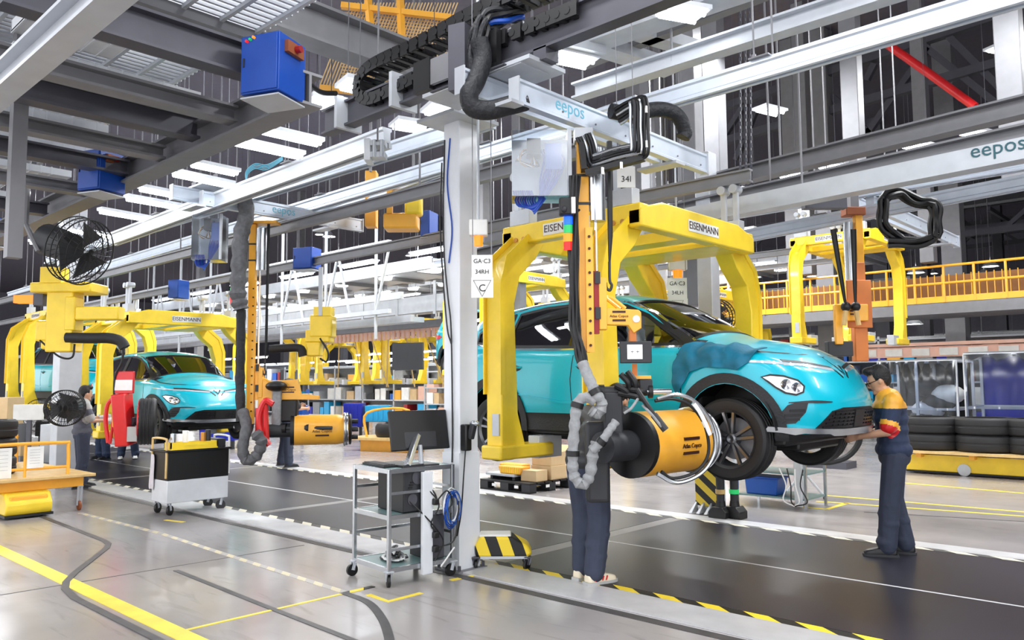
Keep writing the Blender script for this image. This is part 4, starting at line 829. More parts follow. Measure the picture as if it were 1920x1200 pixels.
B3(-.12,-.08,3.58,.12,.1,3.68).build('trolley','rust',t,bevel=.01); B3(-.05,-.05,3.66,.05,.05,4.3).build('trolley_post','grey_steel',t)
X3=o3.x-.05; q0=aX(1668,397,X3); q1=aX(1793,452,X3); br3=make_bridge('aluminium crane bridge at the right above the far orange mast',X3,q0.y-.75,q1.y,(q0.z+q1.z)/2,.3,0,ylab=q0.y-.4)
bundle('hose_loop','thick black hose loop round the right crane bridge','hose',[A(1690,450,9.2),A(1660,430,9.2),A(1655,400,9.2),A(1660,370,9.2),A(1690,362,9.2),A(1720,380,9.1),A(1748,382,9.0),A(1754,410,9.0),A(1750,445,9.0),A(1715,455,9.1),A(1665,455,9.2)],4,.03,.045,'black')
MB().cbox(A(1545,378,9.5),(.5,.12,.18),0,(0,0,ang)).build('buffer_block','dark_steel',br3)
# sleeves by the masts
bundle('cable_bundle','black cable bundle hanging along the left side of the near mast','cables',[A(1078,330,6.05),A(1075,420,6.03),A(1076,520,6.0),A(1078,610,5.98),A(1086,650,5.95),A(1094,690,5.9)],6,.016,.026,'black',['black','black','charcoal','black','sleeve_black','black'])
def sleeve(label,pts,r,m='sleeve_grey',cuffs=()):
    t=thing('hose_sleeve',label,'sleeve',pts[0]); P=smoothpath(pts,6); R=[r*(1+.12*math.sin(i*1.9)+.06*math.sin(i*4.3)) for i in range(len(P))]; MB().tube(P,R,10).build('fabric',m,t)
    for i in cuffs:
        j=min(len(P)-2,i*6); d=(P[j+1]-P[j]).normalized(); MB().cyl(P[j]-d*.02,P[j]+d*.02,r*1.22,n=12).build('cuff','black',t)
    return t
D2=5.75
sleeve('grey fabric hose sleeve running from the black cables to the drum head',[A(1092,680,5.9),A(1102,705,5.85),A(1116,735,D2),A(1128,758,D2),A(1120,775,D2),A(1108,768,D2)],.042,cuffs=(2,))
sleeve('grey fabric hose sleeve looping low beside the operator',[A(1116,752,D2),A(1096,745,D2),A(1082,760,D2),A(1077,800,D2-.02),A(1074,850,D2-.03),A(1076,890,D2-.04),A(1092,908,D2-.05),A(1106,890,D2-.05),A(1112,850,D2-.05),A(1118,830,D2-.05)],.04,cuffs=(2,4))
sleeve('short grey sleeve with a black cuff on the drum hub',[A(1112,845,D2-.1),A(1128,828,D2-.12),A(1142,808,D2-.12),A(1155,790,D2-.1)],.03,cuffs=(1,))
sleeve('crumpled grey sleeve hanging along the far left mast',[A(455,360,10.3),A(462,400,10.3),A(452,440,10.3),A(448,500,10.3),A(446,550,10.3),A(452,580,10.3)],.1,'sleeve_dark')
sleeve('black cable sleeve down the far left mast',[A(452,580,10.35),A(451,650,10.35),A(450,720,10.35),A(452,790,10.3)],.06,'sleeve_black')
sleeve('large crumpled grey hose lying at the foot of the far left mast',[A(455,770,10.2),A(462,800,10.1),A(455,840,10.0),A(462,862,10.0),A(480,855,10.0),A(490,830,10.0),A(478,810,10.0)],.07,'sleeve_dark')
# signal towers
def tower(label,x,y0,y1,d,r,cols):
    t=thing('signal_tower',label,'signal lamp',A(x,y1,d)); n=len(cols)
    for i,c in enumerate(cols):
        a=A(x,y0+(y1-y0)*i/n,d);b=A(x,y0+(y1-y0)*(i+.94)/n,d); MB().cyl(a,b,r,n=20).build('lamp_segment',c,t)
    MB().cyl(A(x,y0-1,d),A(x,y0-14,d),r*.9,n=16).build('base','black',t); MB().tube([A(x,y0-10,d),A(x+22,y0-12,d+.1)],.012,6).build('bracket','black',t)
    return t
tower('signal tower with blue, green, amber and red segments left of the near mast',1065,406,470,6.0,.034,['blue_lamp','green_lamp','amber_lamp','red_lamp'])
tower('small signal tower with green and red segments beside the left mast',438,540,570,10.4,.045,['green_lamp','red_lamp'])
t=thing('limit_switch','black switch box above the blue signal lamp','switch',A(1066,390,6.0)); MB().cbox(A(1062,388,5.95),(.11,.08,.13),0,(0,0,ang)).build('housing','black',t,bevel=.01); MB().cbox(A(1075,385,5.9),(.03,.03,.12),0,(0,0,ang)).build('label','sign_white',t); MB().ell(A(1058,392,5.9),(.02,.02,.025)).build('button','charcoal',t)

for m,r_,pt in(('silver',.016,((1232,748),(1270,740),(1306,756),(1334,796),(1340,845),(1316,886),(1270,905),(1232,888))),('black',.012,((1228,752),(1262,748),(1296,762),(1322,800),(1328,850),(1305,884),(1262,897),(1240,884))),('paper',.02,((1300,757),(1312,775),(1322,795),(1330,815)))):
    MB().tube(smoothpath([A(x,y,5.72+.12*(x-1228)/110) for x,y in pt],6),r_,8).build('drum_hose',m,lift1)
for a,b in(((1196,748),(1170,775)),((1205,760),(1240,800))): MB().tube(smoothpath([A(*a,5.7),A((a[0]+b[0])/2,a[1]+18,5.62),A(*b,5.62)],6),.01,7).build('drum_hose','sleeve_grey',lift1)
# ================= PEOPLE
def remesh(mb,name,mats,vox,smooth,parent,pick=None,local=True):
    me=bpy.data.meshes.new(name); me.from_pydata([tuple(v) for v in mb.v],[],mb.f)
    bm=bmesh.new(); bm.from_mesh(me); bmesh.ops.recalc_face_normals(bm,faces=bm.faces); bm.to_mesh(me); bm.free()
    o=bpy.data.objects.new(name,me); COL.objects.link(o)
    r=o.modifiers.new('r','REMESH'); r.mode='VOXEL'; r.voxel_size=vox; sm=o.modifiers.new('s','SMOOTH'); sm.iterations=smooth; sm.factor=.5
    m2=bpy.data.meshes.new_from_object(o.evaluated_get(bpy.context.evaluated_depsgraph_get())); bpy.data.objects.remove(o)
    m2.name=name; m2.materials.clear()
    for k in mats: m2.materials.append(M[k])
    m2.polygons.foreach_set('use_smooth',[True]*len(m2.polygons))
    if pick:
        m2.polygons.foreach_set('material_index',[pick(p.center) for p in m2.polygons])
    else: m2.polygons.foreach_set('material_index',[0]*len(m2.polygons))
    o=bpy.data.objects.new(name,m2); COL.objects.link(o); o.parent=parent; return o
def limb(mb,pts,rs,n=10):
    for i in range(len(pts)-1):
        a,b=Vector(pts[i]),Vector(pts[i+1]); d=b-a
        mb.tube([a+d*t for t in (0,.35,.7,1)],[lerp(rs[i],rs[i+1],t) for t in (0,.35,.7,1)],n)
    for p,r in zip(pts,rs): mb.ell(p,(r*.98,)*3,n,6)
def person(label,loc,rz,J,shirt,trouser,shoe,skin='skin',gloves=False,glasses=False,H=1.7,accent=None,sleeve=.5,yoke=None,hips=None):
    """J: joints in body space (x forward, y left, z up): hip offsets are standard; keys head, neck, chest, pelvis, sh(L/R), el, wr, kn, an"""
    t=thing('person',label,'person',loc,rz); s=H/1.7
    j={k:Vector(v)*s for k,v in J.items()}
    up=(j['neck']-j['pelvis']).normalized(); fw=Vector((1,0,0)); hd=(j['head']-j['neck'])
    look=Vector(J.get('look',(1,0,-.2))).normalized(); right=look.cross(Vector((0,0,1))).normalized(); hup=right.cross(look)
    HP=lambda f,r,u:j['head']+look*f*s+right*r*s+hup*u*s
    # body: one continuous surface
    b=MB()
    def torso(mb,g):
        for tt,(rx,ry) in zip((0,.2,.4,.6,.8,.95),((.115,.165),(.11,.155),(.115,.155),(.125,.17),(.12,.175),(.085,.12))):
            mb.ell(j['pelvis'].lerp(j['neck'],tt),((rx+g)*s,(ry+g)*s,.11*s),14,8)
        for q in 'LR': limb(mb,[j['chest'],j['sh'+q]],[(.1+g)*s,(.06+g)*s])
    torso(b,-.012)
    limb(b,[j['neck'],j['neck'].lerp(j['head'],.7)],[.055*s,.052*s])
    for q in 'LR':
        limb(b,[j['sh'+q],j['el'+q],j['wr'+q]],[.05*s,.041*s,.028*s]); limb(b,[j['hp'+q],j['kn'+q],j['an'+q]],[.08*s,.055*s,.038*s])
        limb(b,[j['an'+q],j['an'+q]+V(.03,0,-.05)*s],[.034*s,.024*s])
    # head
    b.ell(HP(0,0,.02),(.092*s,.078*s,.112*s),16,12); b.ell(HP(.035,0,-.055),(.055*s,.056*s,.055*s),12,8); b.ell(HP(.075,0,-.085),(.028*s,.034*s,.026*s),10,6)
    b.tube([HP(.088,0,.025),HP(.112,0,-.022),HP(.092,0,-.032)],[.008*s,.014*s,.01*s],8)
    for k in(-1,1): b.ell(HP(-.005,k*.079,-.005),(.018*s,.012*s,.03*s),8,6); b.ell(HP(.08,k*.032,.026),(.014*s,.018*s,.008*s),8,6)
    # hands with five fingers
    for q in 'LR':
        w=j['wr'+q]; d=(w-j['el'+q]).normalized(); tgt=Vector(J['grip'+q]) if 'grip'+q in J else None
        pn=Vector((0,1 if q=='R' else -1,0)); sdv=d.cross(pn).normalized(); pn=sdv.cross(d).normalized()
        c=w+d*.05*s; 
        for k in range(4): limb(b,[w+sdv*(k-1.5)*.008*s,w+d*.085*s+sdv*(k-1.5)*.019*s],[.016*s,.0115*s],8)
        for k in range(4):
            ln=(.06,.07,.066,.05)[k]*s; p0=w+d*.088*s+sdv*(k-1.5)*.0205*s; p1=p0+(d*.85+pn*.5).normalized()*ln*.55; p2=p1+(d*.3+pn*.95).normalized()*ln*.5
            limb(b,[p0,p1,p2],[.0105*s,.0095*s,.008*s],7)
        p0=w+d*.03*s-sdv*.022*s; p1=p0+(d*.6-sdv*.7+pn*.3).normalized()*.045*s; p2=p1+(d*.85+pn*.45).normalized()*.035*s; limb(b,[p0,p1,p2],[.013*s,.011*s,.009*s],7)
    body=remesh(b,'body',[skin],.0085,4,t)
    # shirt
    b=MB(); torso(b,.03)
    for q in 'LR':
        e=j['sh'+q].lerp(j['el'+q],sleeve/.5*.82 if sleeve<=.5 else 1); limb(b,[j['sh'+q],e],[.08*s,.08*s])
        if sleeve>.5: limb(b,[e,j['wr'+q].lerp(e,.08)],[.06*s,.046*s])
    for k in range(5): # a gathered, bulging hem
        a=2*PI*k/5; b.ell(j['pelvis']+V(.04*math.cos(a),.06*math.sin(a),.02)*s,(.125*s,.15*s,.09*s),12,8)
    eL=[(j['sh'+q].lerp(j['el'+q],sleeve/.5*.82),(j['el'+q]-j['sh'+q]).normalized()) for q in 'LR']
    def pk(c):
        if accent:
            for p,d in eL:
                if (c-p).length<.13*s:
                    dd=(c-p).dot(d)
                    if dd>.0: return 2
                    if dd>-.045*s: return 1
            if c.z<j['pelvis'].z-.05*s: return 2
        if yoke and c.z>j['neck'].z-.13*s and (c-j['neck']).length<.3*s and (c.y*1.0)<2 : 
            if c.z>j['chest'].z+.06*s: return 1
        return 0
    sh=remesh(b,'shirt',[shirt,yoke or shirt,accent or yoke or shirt],.011,4,t,pk)
    MB().lathe([(.062*s,-.03*s),(.068*s,.0),(.062*s,.03*s),(.055*s,.03*s),(.055*s,-.03*s)],j['neck']+up*.03*s,(j['head']-j['neck']).normalized(),18,closed=True).build('collar',shirt,sh,local=True)
    # trousers
    b=MB(); b.ell(j['pelvis']-V(0,0,.05)*s,(.14*s,.178*s,.11*s),14,8)
    for q in 'LR':
        limb(b,[j['hp'+q],j['kn'+q],j['an'+q]+V(-.005,0,.0)],[.112*s,.092*s,.084*s])
        for k in range(5): p=j['kn'+q].lerp(j['an'+q],.1+.2*k); b.ell(p+V(.012*math.sin(k*2.1),.01*math.cos(k*3),0)*s,(.088*s,.086*s,.07*s),10,6)
    remesh(b,'trousers',[trouser],.011,3,t)
    for q in 'LR':
        a=j['an'+q]; sb=MB(); prof=[(-.085,.0,.036),(-.06,.0,.045),(.0,.0,.043),(.07,.0,.045),(.13,.0,.046),(.17,.0,.04),(.195,.0,.024)]
        dirv=Vector(J.get('ft'+q,(1,0,0))).normalized(); sdv=Vector((0,0,1)).cross(dirv)
        for lv,(zz,kk) in enumerate(((0,1),(.022,1.03),(.045,.95),(.075,.8),(.095,.6))): pass
        rings=[]; zl=[(0,.0,1),(.03,.0,1.04),(.055,.0,.95),(.08,.02,.7)]
        vs=[];n=len(prof)
        for zz,_,kk in zl:
            for side in(1,-1):
                for f,_2,w in (prof if side==1 else prof[::-1]):
                    hcap=1 if f<.06 else max(.62,1-(f-.06)*3)
                    vs.append(V(a.x,a.y,0)+dirv*f*s*(1.0 if kk>.8 else .93)+sdv*side*w*s*kk+V(0,0,zz*hcap*s*1.15))
        N=2*n; fs=[(i*N+k,i*N+(k+1)%N,(i+1)*N+(k+1)%N,(i+1)*N+k) for i in range(len(zl)-1) for k in range(N)]+[tuple(range(N))[::-1],tuple(range(N*(len(zl)-1),N*len(zl)))]
        sb.add(vs,fs); so=sb.build('shoe',shoe,t,local=True,smooth=60); ss=so.modifiers.new('s','SUBSURF'); ss.levels=1; ss.render_levels=2
        sl=MB(); base=vs[:N]; c=V(a.x,a.y,0)+dirv*.05*s; lo=[c+(v-c)*1.06 for v in base]; hi=[p+V(0,0,.022) for p in lo]; sl.add(lo+hi,[(k,(k+1)%N,N+(k+1)%N,N+k) for k in range(N)]+[tuple(range(N))[::-1],tuple(range(N,2*N))]); sl.build('sole','charcoal' if shoe!='shoe_cream' else 'grey_cloth',so,local=True)
        if shoe=='shoe_cream':
            st=MB()
            for k in range(4): p=V(a.x,a.y,0)+dirv*(-.03+.035*k)*s-sdv*.048*s+V(0,0,.03); st.bar(p,p+dirv*.012+V(0,0,.034),.006,.01)
            tag(st.build('red_stripes','red',so,local=True),kind='stuff')
    # hair
    hb=MB(); hb.ell(HP(-.02,0,.045),(.1*s,.089*s,.108*s),16,10); hb.ell(HP(.035,0,.11),(.07*s,.075*s,.045*s),12,8); hb.ell(HP(-.05,0,0),(.062*s,.076*s,.085*s),12,8)
    hb_=remesh(hb,'hair',['hair'],.009,2,t)
    # trim the hair to a hairline: remove what hangs over the face
    bm=bmesh.new(); bm.from_mesh(hb_.data); kill=[v for v in bm.verts if (v.co-j['head']).dot(look)>.035*s and (v.co-j['head']).dot(hup)<.075*s or ((v.co-j['head']).dot(hup)<.0 and (v.co-j['head']).dot(look)>-.03*s) or (v.co-j['head']).dot(hup)<-.075*s]; bmesh.ops.delete(bm,geom=kill,context='VERTS'); bm.to_mesh(hb_.data); bm.free()
    fc=MB()
    for k in(-1,1): fc.ell(HP(.083,k*.031,.008),(.008*s,.013*s,.006*s),8,6)
    tag(fc.build('eyes','ink',body,local=True),kind='stuff'); fb=MB()
    for k in(-1,1): fb.bar(HP(.091,k*.016,.036),HP(.083,k*.05,.036),.008*s,.008*s)
    tag(fb.build('eyebrows','hair',body,local=True),kind='stuff'); MB().bar(HP(.094,-.022,-.056),HP(.094,.022,-.056),.008*s,.006*s).build('mouth','dull_red',body,local=True)
    if glasses:
        gm=MB()
        for k in(-1,1): gm.tube([HP(.102,k*.034,.01)+(right*math.cos(x)+hup*math.sin(x))*.024*s for x in [2*PI*i/14 for i in range(14)]],.0028,5,closed=True); gm.tube([HP(.102,k*.058,.014),HP(-.01,k*.083,.012)],.003,5)
        gm.tube([HP(.103,-.01,.012),HP(.103,.01,.012)],.003,5); gm.build('glasses','black',t,local=True)
    if gloves:
        for q in 'LR':
            w=j['wr'+q]; d=(w-j['el'+q]).normalized(); gb=MB(); pn=Vector((0,1 if q=='R' else -1,0)); sdv=d.cross(pn).normalized(); pn=sdv.cross(d).normalized()
            limb(gb,[w-d*.03*s,w+d*.05*s],[.036*s,.04*s])
            for k in range(4):
                p0=w+d*.085*s+sdv*(k-1.5)*.0215*s; limb(gb,[w+d*.04*s+sdv*(k-1.5)*.014*s,p0,p0+(d*.85+pn*.5)*.038*s,p0+(d*1.0+pn*1.3)*.045*s],[.018*s,.0145*s,.0125*s,.011*s],7)
            p0=w+d*.03*s-sdv*.025*s; limb(gb,[p0,p0+(d*.6-sdv*.7+pn*.3)*.045*s,p0+(d*1.2-sdv*.7+pn*.7)*.05*s],[.016*s,.0145*s,.012*s],7)
            remesh(gb,'glove',['glove'],.007,2,t)
    return t
def pose(**k):
    d=dict(pelvis=(0,0,.93),chest=(.0,0,1.27),neck=(.0,0,1.43),head=(.035,0,1.58),shL=(0,.19,1.385),shR=(0,-.19,1.385),elL=(-.02,.23,1.1),elR=(-.02,-.23,1.1),wrL=(.08,.22,.87),wrR=(.08,-.22,.87),hpL=(0,.095,.9),hpR=(0,-.095,.9),knL=(.02,.1,.5),knR=(.02,-.1,.5),anL=(-.02,.1,.09),anR=(-.02,-.1,.09)); d.update(k); return d
# facing direction: -x of the place is "left and away" in the photograph
p=g(1687,1043); face=lambda v:math.atan2(v.y,v.x)
man1=person('man in navy shirt with yellow shoulders and red cuffs standing at the car nose',(p.x,p.y-.02,.013),face(-RH*.85+_fwh*.35),
 pose(head=(.1,0,1.575),neck=(.03,0,1.43),look=(1,0,-.45),elL=(.06,.25,1.12),elR=(.02,-.25,1.11),wrL=(.3,.2,1.07),wrR=(.26,-.2,1.08),anR=(-.06,-.09,.09),anL=(.1,.1,.09),knL=(.06,.1,.5),ftL=(1,.1,0),ftR=(1,-.1,0)),'navy','trousers','black',glasses=True,H=1.67,accent='red',yoke='amber')
p=g(1108,1098)
man2=person('operator in dark clothes and cream shoes half hidden behind the near mast and drum',(p.x-.05,p.y+.1,.013),face(RH*.75+_fwh*.65),
 pose(pelvis=(-.05,0,.93),chest=(.12,0,1.22),neck=(.22,0,1.34),head=(.33,0,1.41),shL=(.17,.18,1.3),shR=(.17,-.18,1.3),elL=(.32,.24,1.1),elR=(.28,-.22,1.08),wrL=(.5,.16,1.2),wrR=(.46,-.12,1.18),hpL=(-.05,.09,.9),hpR=(-.05,-.09,.9),knL=(-.01,.09,.5),knR=(-.02,-.09,.5),anL=(-.02,.1,.09),anR=(-.07,-.08,.09),ftL=(1,.05,0),ftR=(1,-.2,0)),'charcoal','trousers','shoe_cream',H=1.68,sleeve=.9)
p=g(150,915)
man3=person('man in grey shirt with white gloves guiding the red wheel gripper',(p.x,p.y,.0),face(RH*.8+_fwh*.6),
 pose(look=(1,.2,-.1),elL=(.12,.24,1.15),elR=(.1,-.24,1.13),wrL=(.34,.2,1.17),wrR=(.34,-.14,1.13),anL=(.06,.12,.09),anR=(-.05,-.1,.09)),'grey_shirt','trousers','black',gloves=True,H=1.56,accent='grey_cloth',yoke='grey_cloth')
p=g(535,876)
man4=person('operator behind the far left mast and drum, legs apart',(p.x,p.y,.013),face(RH*.7+_fwh*.6),
 pose(knL=(.05,.16,.5),knR=(-.02,-.16,.5),anL=(.02,.24,.09),anR=(-.03,-.22,.09),elL=(.15,.24,1.15),elR=(.15,-.24,1.13),wrL=(.36,.2,1.17),wrR=(.36,-.14,1.13)),'charcoal','trousers','black',H=1.66)
for i,(px,py,l,sh) in enumerate(((240,862,'worker in blue jeans and white shoes standing behind the red gripper','red'),(192,862,'worker in dark trousers standing between the left worker and the red gripper','navy'))):
    p=g(px,py); person(l,(p.x,p.y,.013),face(RH*(-.5 if i else .3)-_fwh*.8),pose(anL=(.0,.15,.09),anR=(.0,-.15,.09)),sh if i else 'grey_shirt','navy','sign_white' if not i else 'black',H=1.62)
# ================= THINGS ON THE FLOOR
def caster(parent,x,y,r=.045,h=.11,rot=0,wm='black',bm_='light_steel'):
    c=MB().cyl((x-.012*math.cos(rot+PI/2)-.02*math.cos(rot),y-.012*math.sin(rot+PI/2)-.02*math.sin(rot),r),(x+.012*math.cos(rot+PI/2)-.02*math.cos(rot),y+.012*math.sin(rot+PI/2)-.02*math.sin(rot),r),r,n=18).build('caster',wm,parent,local=True)
    b=MB()
    for s in(-1,1):
        o=V(math.cos(rot+PI/2),math.sin(rot+PI/2),0)*.018*s; p=V(x,y,0)+o; q=V(-math.cos(rot),-math.sin(rot),0)*.02
        b.add([p+V(-.02,0,h),p+V(.02,0,h),p+q+V(.01,0,r),p+q+V(-.01,0,r)],[(0,1,2,3)]); b.bar(p+V(0,0,h),p+q+V(0,0,r),.006,.03)
    b.box(x-.03,y-.03,h,x+.03,y+.03,h+.008); tag(b.build('caster_fork',bm_,c,local=True),kind='stuff')
    return c
# ---- monitor cart
c=thing('equipment_cart','tall open silver cart with three shelves and a leaning monitor beside the pale column','cart',(-5.2,4.24,0),-.12); hw,hd=.27,.3
for sx in(-1,1):
    for sy in(-1,1):
        MB().box(sx*hw-.014,sy*hd-.014,.1,sx*hw+.014,sy*hd+.014,.9).build('post','silver',c,local=True,bevel=.003)
        caster(c,sx*hw,sy*hd,.048,.115,.6+sx*sy,'black','light_steel')
for z,m in((.885,'mat_green'),(.53,'mat_green'),(.13,'mat_green')):
    MB().box(-hw+.014,-hd+.014,z,hw-.014,hd-.014,z+.012).build('shelf',m,c,local=True); sh=COL.objects[-1]
    for s in(-1,1): MB().box(-hw,s*hd-.012,z-.02,hw,s*hd+.012,z+.015).build('shelf_rail','silver',sh,local=True); MB().box(s*hw-.012,-hd,z-.02,s*hw+.012,hd,z+.015).build('shelf_rail','silver',sh,local=True)
for z in(.71,.34):
    MB().box(-hw,hd-.01,z,hw,hd+.01,z+.022).build('side_rail','silver',c,local=True); MB().box(-hw-.01,-hd,z,-hw+.01,hd,z+.022).build('side_rail','silver',c,local=True); 
MB().box(hw-.01,-hd,.70,hw+.01,.1,.722).build('side_rail','silver',c,local=True); MB().box(hw-.01,-hd,.27,hw+.01,.1,.292).build('side_rail','silver',c,local=True)
b=MB().box(hw+.016,-.02,.0+.06,hw+.05,.075,.86); b.build('power_duct','white_paint',c,local=True,bevel=.004); pd=COL.objects[-1]
for z in(.62,.36,.25): MB().cbox((hw+.06,.09,z),(.05,.05,.05)).build('plug','black',pd,local=True,bevel=.008)
def on(cart,x,y,z): 
    r=Matrix.Rotation(cart.rotation_euler.z,3,'Z'); return cart.location+r@V(x,y,z)
# pc tower on the middle shelf
t=thing('computer','black desktop computer lying on the middle shelf of the cart','computer',on(c,.06,-.06,.546),-.12)
MB().box(-.2,-.1,0,.19,.1,.37).build('case','black',t,local=True,bevel=.006); MB().box(.19,-.095,.01,.196,.095,.36).build('rear_panel','charcoal',t,local=True); rp=COL.objects[-1]
MB().lathe([(0,.0),(.05,.0),(.055,.006),(.0,.006)],(.196,.03,.27),(1,0,0),20).build('fan_grille','dark_steel',rp,local=True); MB().lathe([(0,.0),(.04,.0),(.045,.006),(.0,.006)],(.196,-.02,.1),(1,0,0),20).build('fan_grille','dark_steel',rp,local=True)
for k in range(5): MB().box(.196,-.08+.01*k,.15+.02*k,.2,-.04+.01*k,.16+.02*k).build('port','black',rp,local=True)
t=thing('computer','dark computer case standing on the bottom shelf behind the white duct','computer',on(c,.1,.17,.146),-.12); MB().box(-.16,-.07,0,.14,.07,.36).build('case','charcoal',t,local=True,bevel=.006); MB().box(.14,-.065,.01,.145,.065,.35).build('rear_panel','dark_steel',t,local=True)
# monitor seen from behind
t=thing('monitor','black monitor seen from behind on the cart, on a slanted silver stand','monitor',on(c,.12,.1,.898),-.2)
R_=Euler((0,-.2,0)).to_matrix(); 
b=MB(); b.cbox((-.05,0,.28),(.035,.54,.33),0,(0,-.22,0)); b.build('screen_housing','black',t,local=True,bevel=.008); b=MB().cbox((-.03,0,.2),(.04,.3,.14),0,(0,-.22,0)); b.build('rear_hump','charcoal',t,local=True,bevel=.01)
MB().bar((.12,-.2,.01),(-.005,-.04,.24),.035,.06,0,(1,0,0)).build('stand_arm','silver',t,local=True,bevel=.004); MB().box(-.1,-.14,0,.12,.1,.012).build('stand_foot','charcoal',t,local=True,bevel=.004); MB().cyl((.03,-.02,.01),(.0,-.02,.16),.02,n=10).build('stand_neck','light_steel',t,local=True)
t=thing('keyboard','thin black keyboard lying at the cart top edge','keyboard',on(c,-.05,-.2,.898),-.2); MB().box(-.2,-.06,0,.2,.06,.018).build('base','black',t,local=True,bevel=.004); b=MB()
for i in range(12):
    for k in range(4): b.box(-.185+i*.031,-.05+k*.026,.018,-.16+i*.031,-.03+k*.026,.024)
tag(b.build('keys','charcoal',t,local=True),kind='stuff')
t=thing('cable_heap','tangle of grey and white cables lying on the bottom shelf of the cart','cables',on(c,.02,-.1,.146),-.12)
for i in range(7):
    MB().tube(smoothpath([(.14*math.cos(a*1.9+i)*(1+.2*math.sin(i*3)),.1*math.sin(a*1.9+i*.7),.015+.012*i+.01*math.sin(a*2)) for a in range(8)],5),.008,6).build('cable',['charcoal','paper','sleeve_grey','black'][i%4],t,local=True)
t=thing('cable_coil','coiled blue network cable hanging on the cart corner by the column','cable coil',on(c,.31,.27,.55),.3)
for i in range(7): MB().tube([(.02*math.sin(i*2)+.01*math.cos(k*PI/8),.095*(1+.05*math.sin(i))*math.cos(k*PI/8),-.02*math.cos(i*2)+(.115+.006*i)*math.sin(k*PI/8)) for k in range(16)],.005,6,closed=True).build('loop',['blue_box','blue_bin','paper'][i%3],t,local=True)
t=thing('power_cables','black power cables running from the monitor down the white duct of the cart','cables',on(c,.3,.05,.9),-.12)
for i,pt in enumerate(([(-.12,-.12,0),(-.04,-.06,-.08),(.02,.03,-.2),(.03,.06,-.27)],[(-.1,-.1,0),(.0,-.03,-.16),(.04,.07,-.3),(.03,.0,-.45),(.04,.06,-.53)],[(.03,.06,-.27),(.05,.14,-.2),(.04,.2,-.3),(.05,.12,-.38)],[(-.05,-.17,-.25),(.03,-.02,-.42),(.05,.1,-.58),(.03,.08,-.68),(.04,.03,-.74)],[(.03,.05,-.64),(.06,.2,-.6),(.05,.25,-.4),(.02,.28,-.3)],[(.02,.1,-.8),(.04,.16,-.72),(.04,.22,-.66)])): MB().tube(smoothpath(pt,6),.0065,6).build('cable','black' if i!=5 else 'paper',t,local=True)
t=thing('pendant_cable','thin black cable hanging down the face of the pale column','cable',(-5.02,4.620,3.3)); 
for m,pt in(('black',[(-5.1,4.605,3.7),(-5.11,4.600,3.2),(-5.09,4.590,2.7),(-5.04,4.590,2.3),(-5.0,4.590,2.0),(-4.99,4.595,1.2),(-4.99,4.590,.9)]),('blue_box',[(-5.03,4.605,3.7),(-5.06,4.600,3.3),(-5.0,4.600,2.9),(-5.04,4.600,2.6)]),('black',[(-5.13,4.600,3.5),(-5.14,4.590,2.9),(-5.06,4.590,2.1),(-5.0,4.590,1.9)])): MB().tube(smoothpath(pt,6),.007,6).build('cable',m,t)
# scanner on the column
q=V(-4.86,4.66,1.1); t=thing('scanner_holder','black hand scanner in its holder on the right side of the pale column','scanner',(-4.9,4.66,1.0)); MB().box(-4.914,4.610,1.0,-4.84,4.68,1.22).build('holder','black',t,bevel=.012); MB().bar((-4.84,4.66,1.1),(-4.8,4.66,1.22),.05,.05).build('scanner_grip','charcoal',t,bevel=.01); MB().ell((-4.79,4.66,1.23),(.05,.035,.025)).build('scanner_head','silver',t); MB().tube(smoothpath([(-4.88,4.640,1.0),(-4.87,4.610,.8),(-4.89,4.600,.5),(-4.93,4.590,.3)],5),.006,6).build('cord','black',t)
# ---- small wheeled dolly with warning stripes
t=thing('striped_dolly','small low dolly with a yellow and black striped hood beside the pale column','dolly',(-4.80,5.02,0),.75)
pr=[(-.24,.1),(.2,.1),(.24,.13),(.2,.2),(.06,.27),(-.2,.27),(-.25,.19)]
MB().prism([(x,z) for x,z in pr],'Y',-.12,.12).build('hood','hazard_dolly',t,local=True,bevel=.02); MB().box(-.21,-.1,.262,.06,.1,.285).build('top_cap','sign_white',t,local=True,bevel=.012); MB().box(-.2,-.13,.09,.2,.13,.11).build('base_frame','light_steel',t,local=True)
for x in(-.24,.2):
    for y in(-.12,.12): caster(t,x,y,.042,.1,.5*x*10,'black','dark_steel')
# ---- tool trolley
t=thing('tool_trolley','tool trolley with black upper half, pale lower panel and yellow tray','trolley',(-9.86,4.62,0),0)
hx,hy=.22,.39
MB().box(-hx,-hy,.15,hx,hy,.42).build('lower_panel','white_paint',t,local=True,bevel=.008); MB().box(-hx,-hy,.42,hx,hy,.76).build('upper_panel','black',t,local=True,bevel=.006); MB().box(-hx-.02,-hy-.03,.76,hx+.02,hy+.03,.785).build('top','black',t,local=True,bevel=.006)
b=MB(); b.box(hx-.16,-hy+.02,.785,hx+.02,hy-.16,.8);
for a in((hx-.16,-hy+.02,hx-.145,hy-.16),(hx+.005,-hy+.02,hx+.02,hy-.16),(hx-.16,-hy+.02,hx+.02,-hy+.035),(hx-.16,hy-.175,hx+.02,hy-.16)): b.box(a[0],a[1],.8,a[2],a[3],.875)
tr=b.build('tray','yellow',t,local=True); MB().box(hx+.02,-.2,.83,hx+.026,.1,.845).build('tray_grip','tape_yellow',tr,local=True)
for y in(-hy-.01,hy+.01):
    MB().tube(smoothpath([(hx-.02,y,.45),(hx-.02,y,.86),(hx-.06,y,.92),(-hx+.06,y,.92),(-hx+.02,y,.86),(-hx+.02,y,.45)],5),.014,8).build('push_handle','wood' if y<0 else 'sign_white',t,local=True)
MB().box(-hx+.02,hy-.15,.785,hx-.05,hy-.02,.89).build('black_bin','charcoal',t,local=True,bevel=.006)
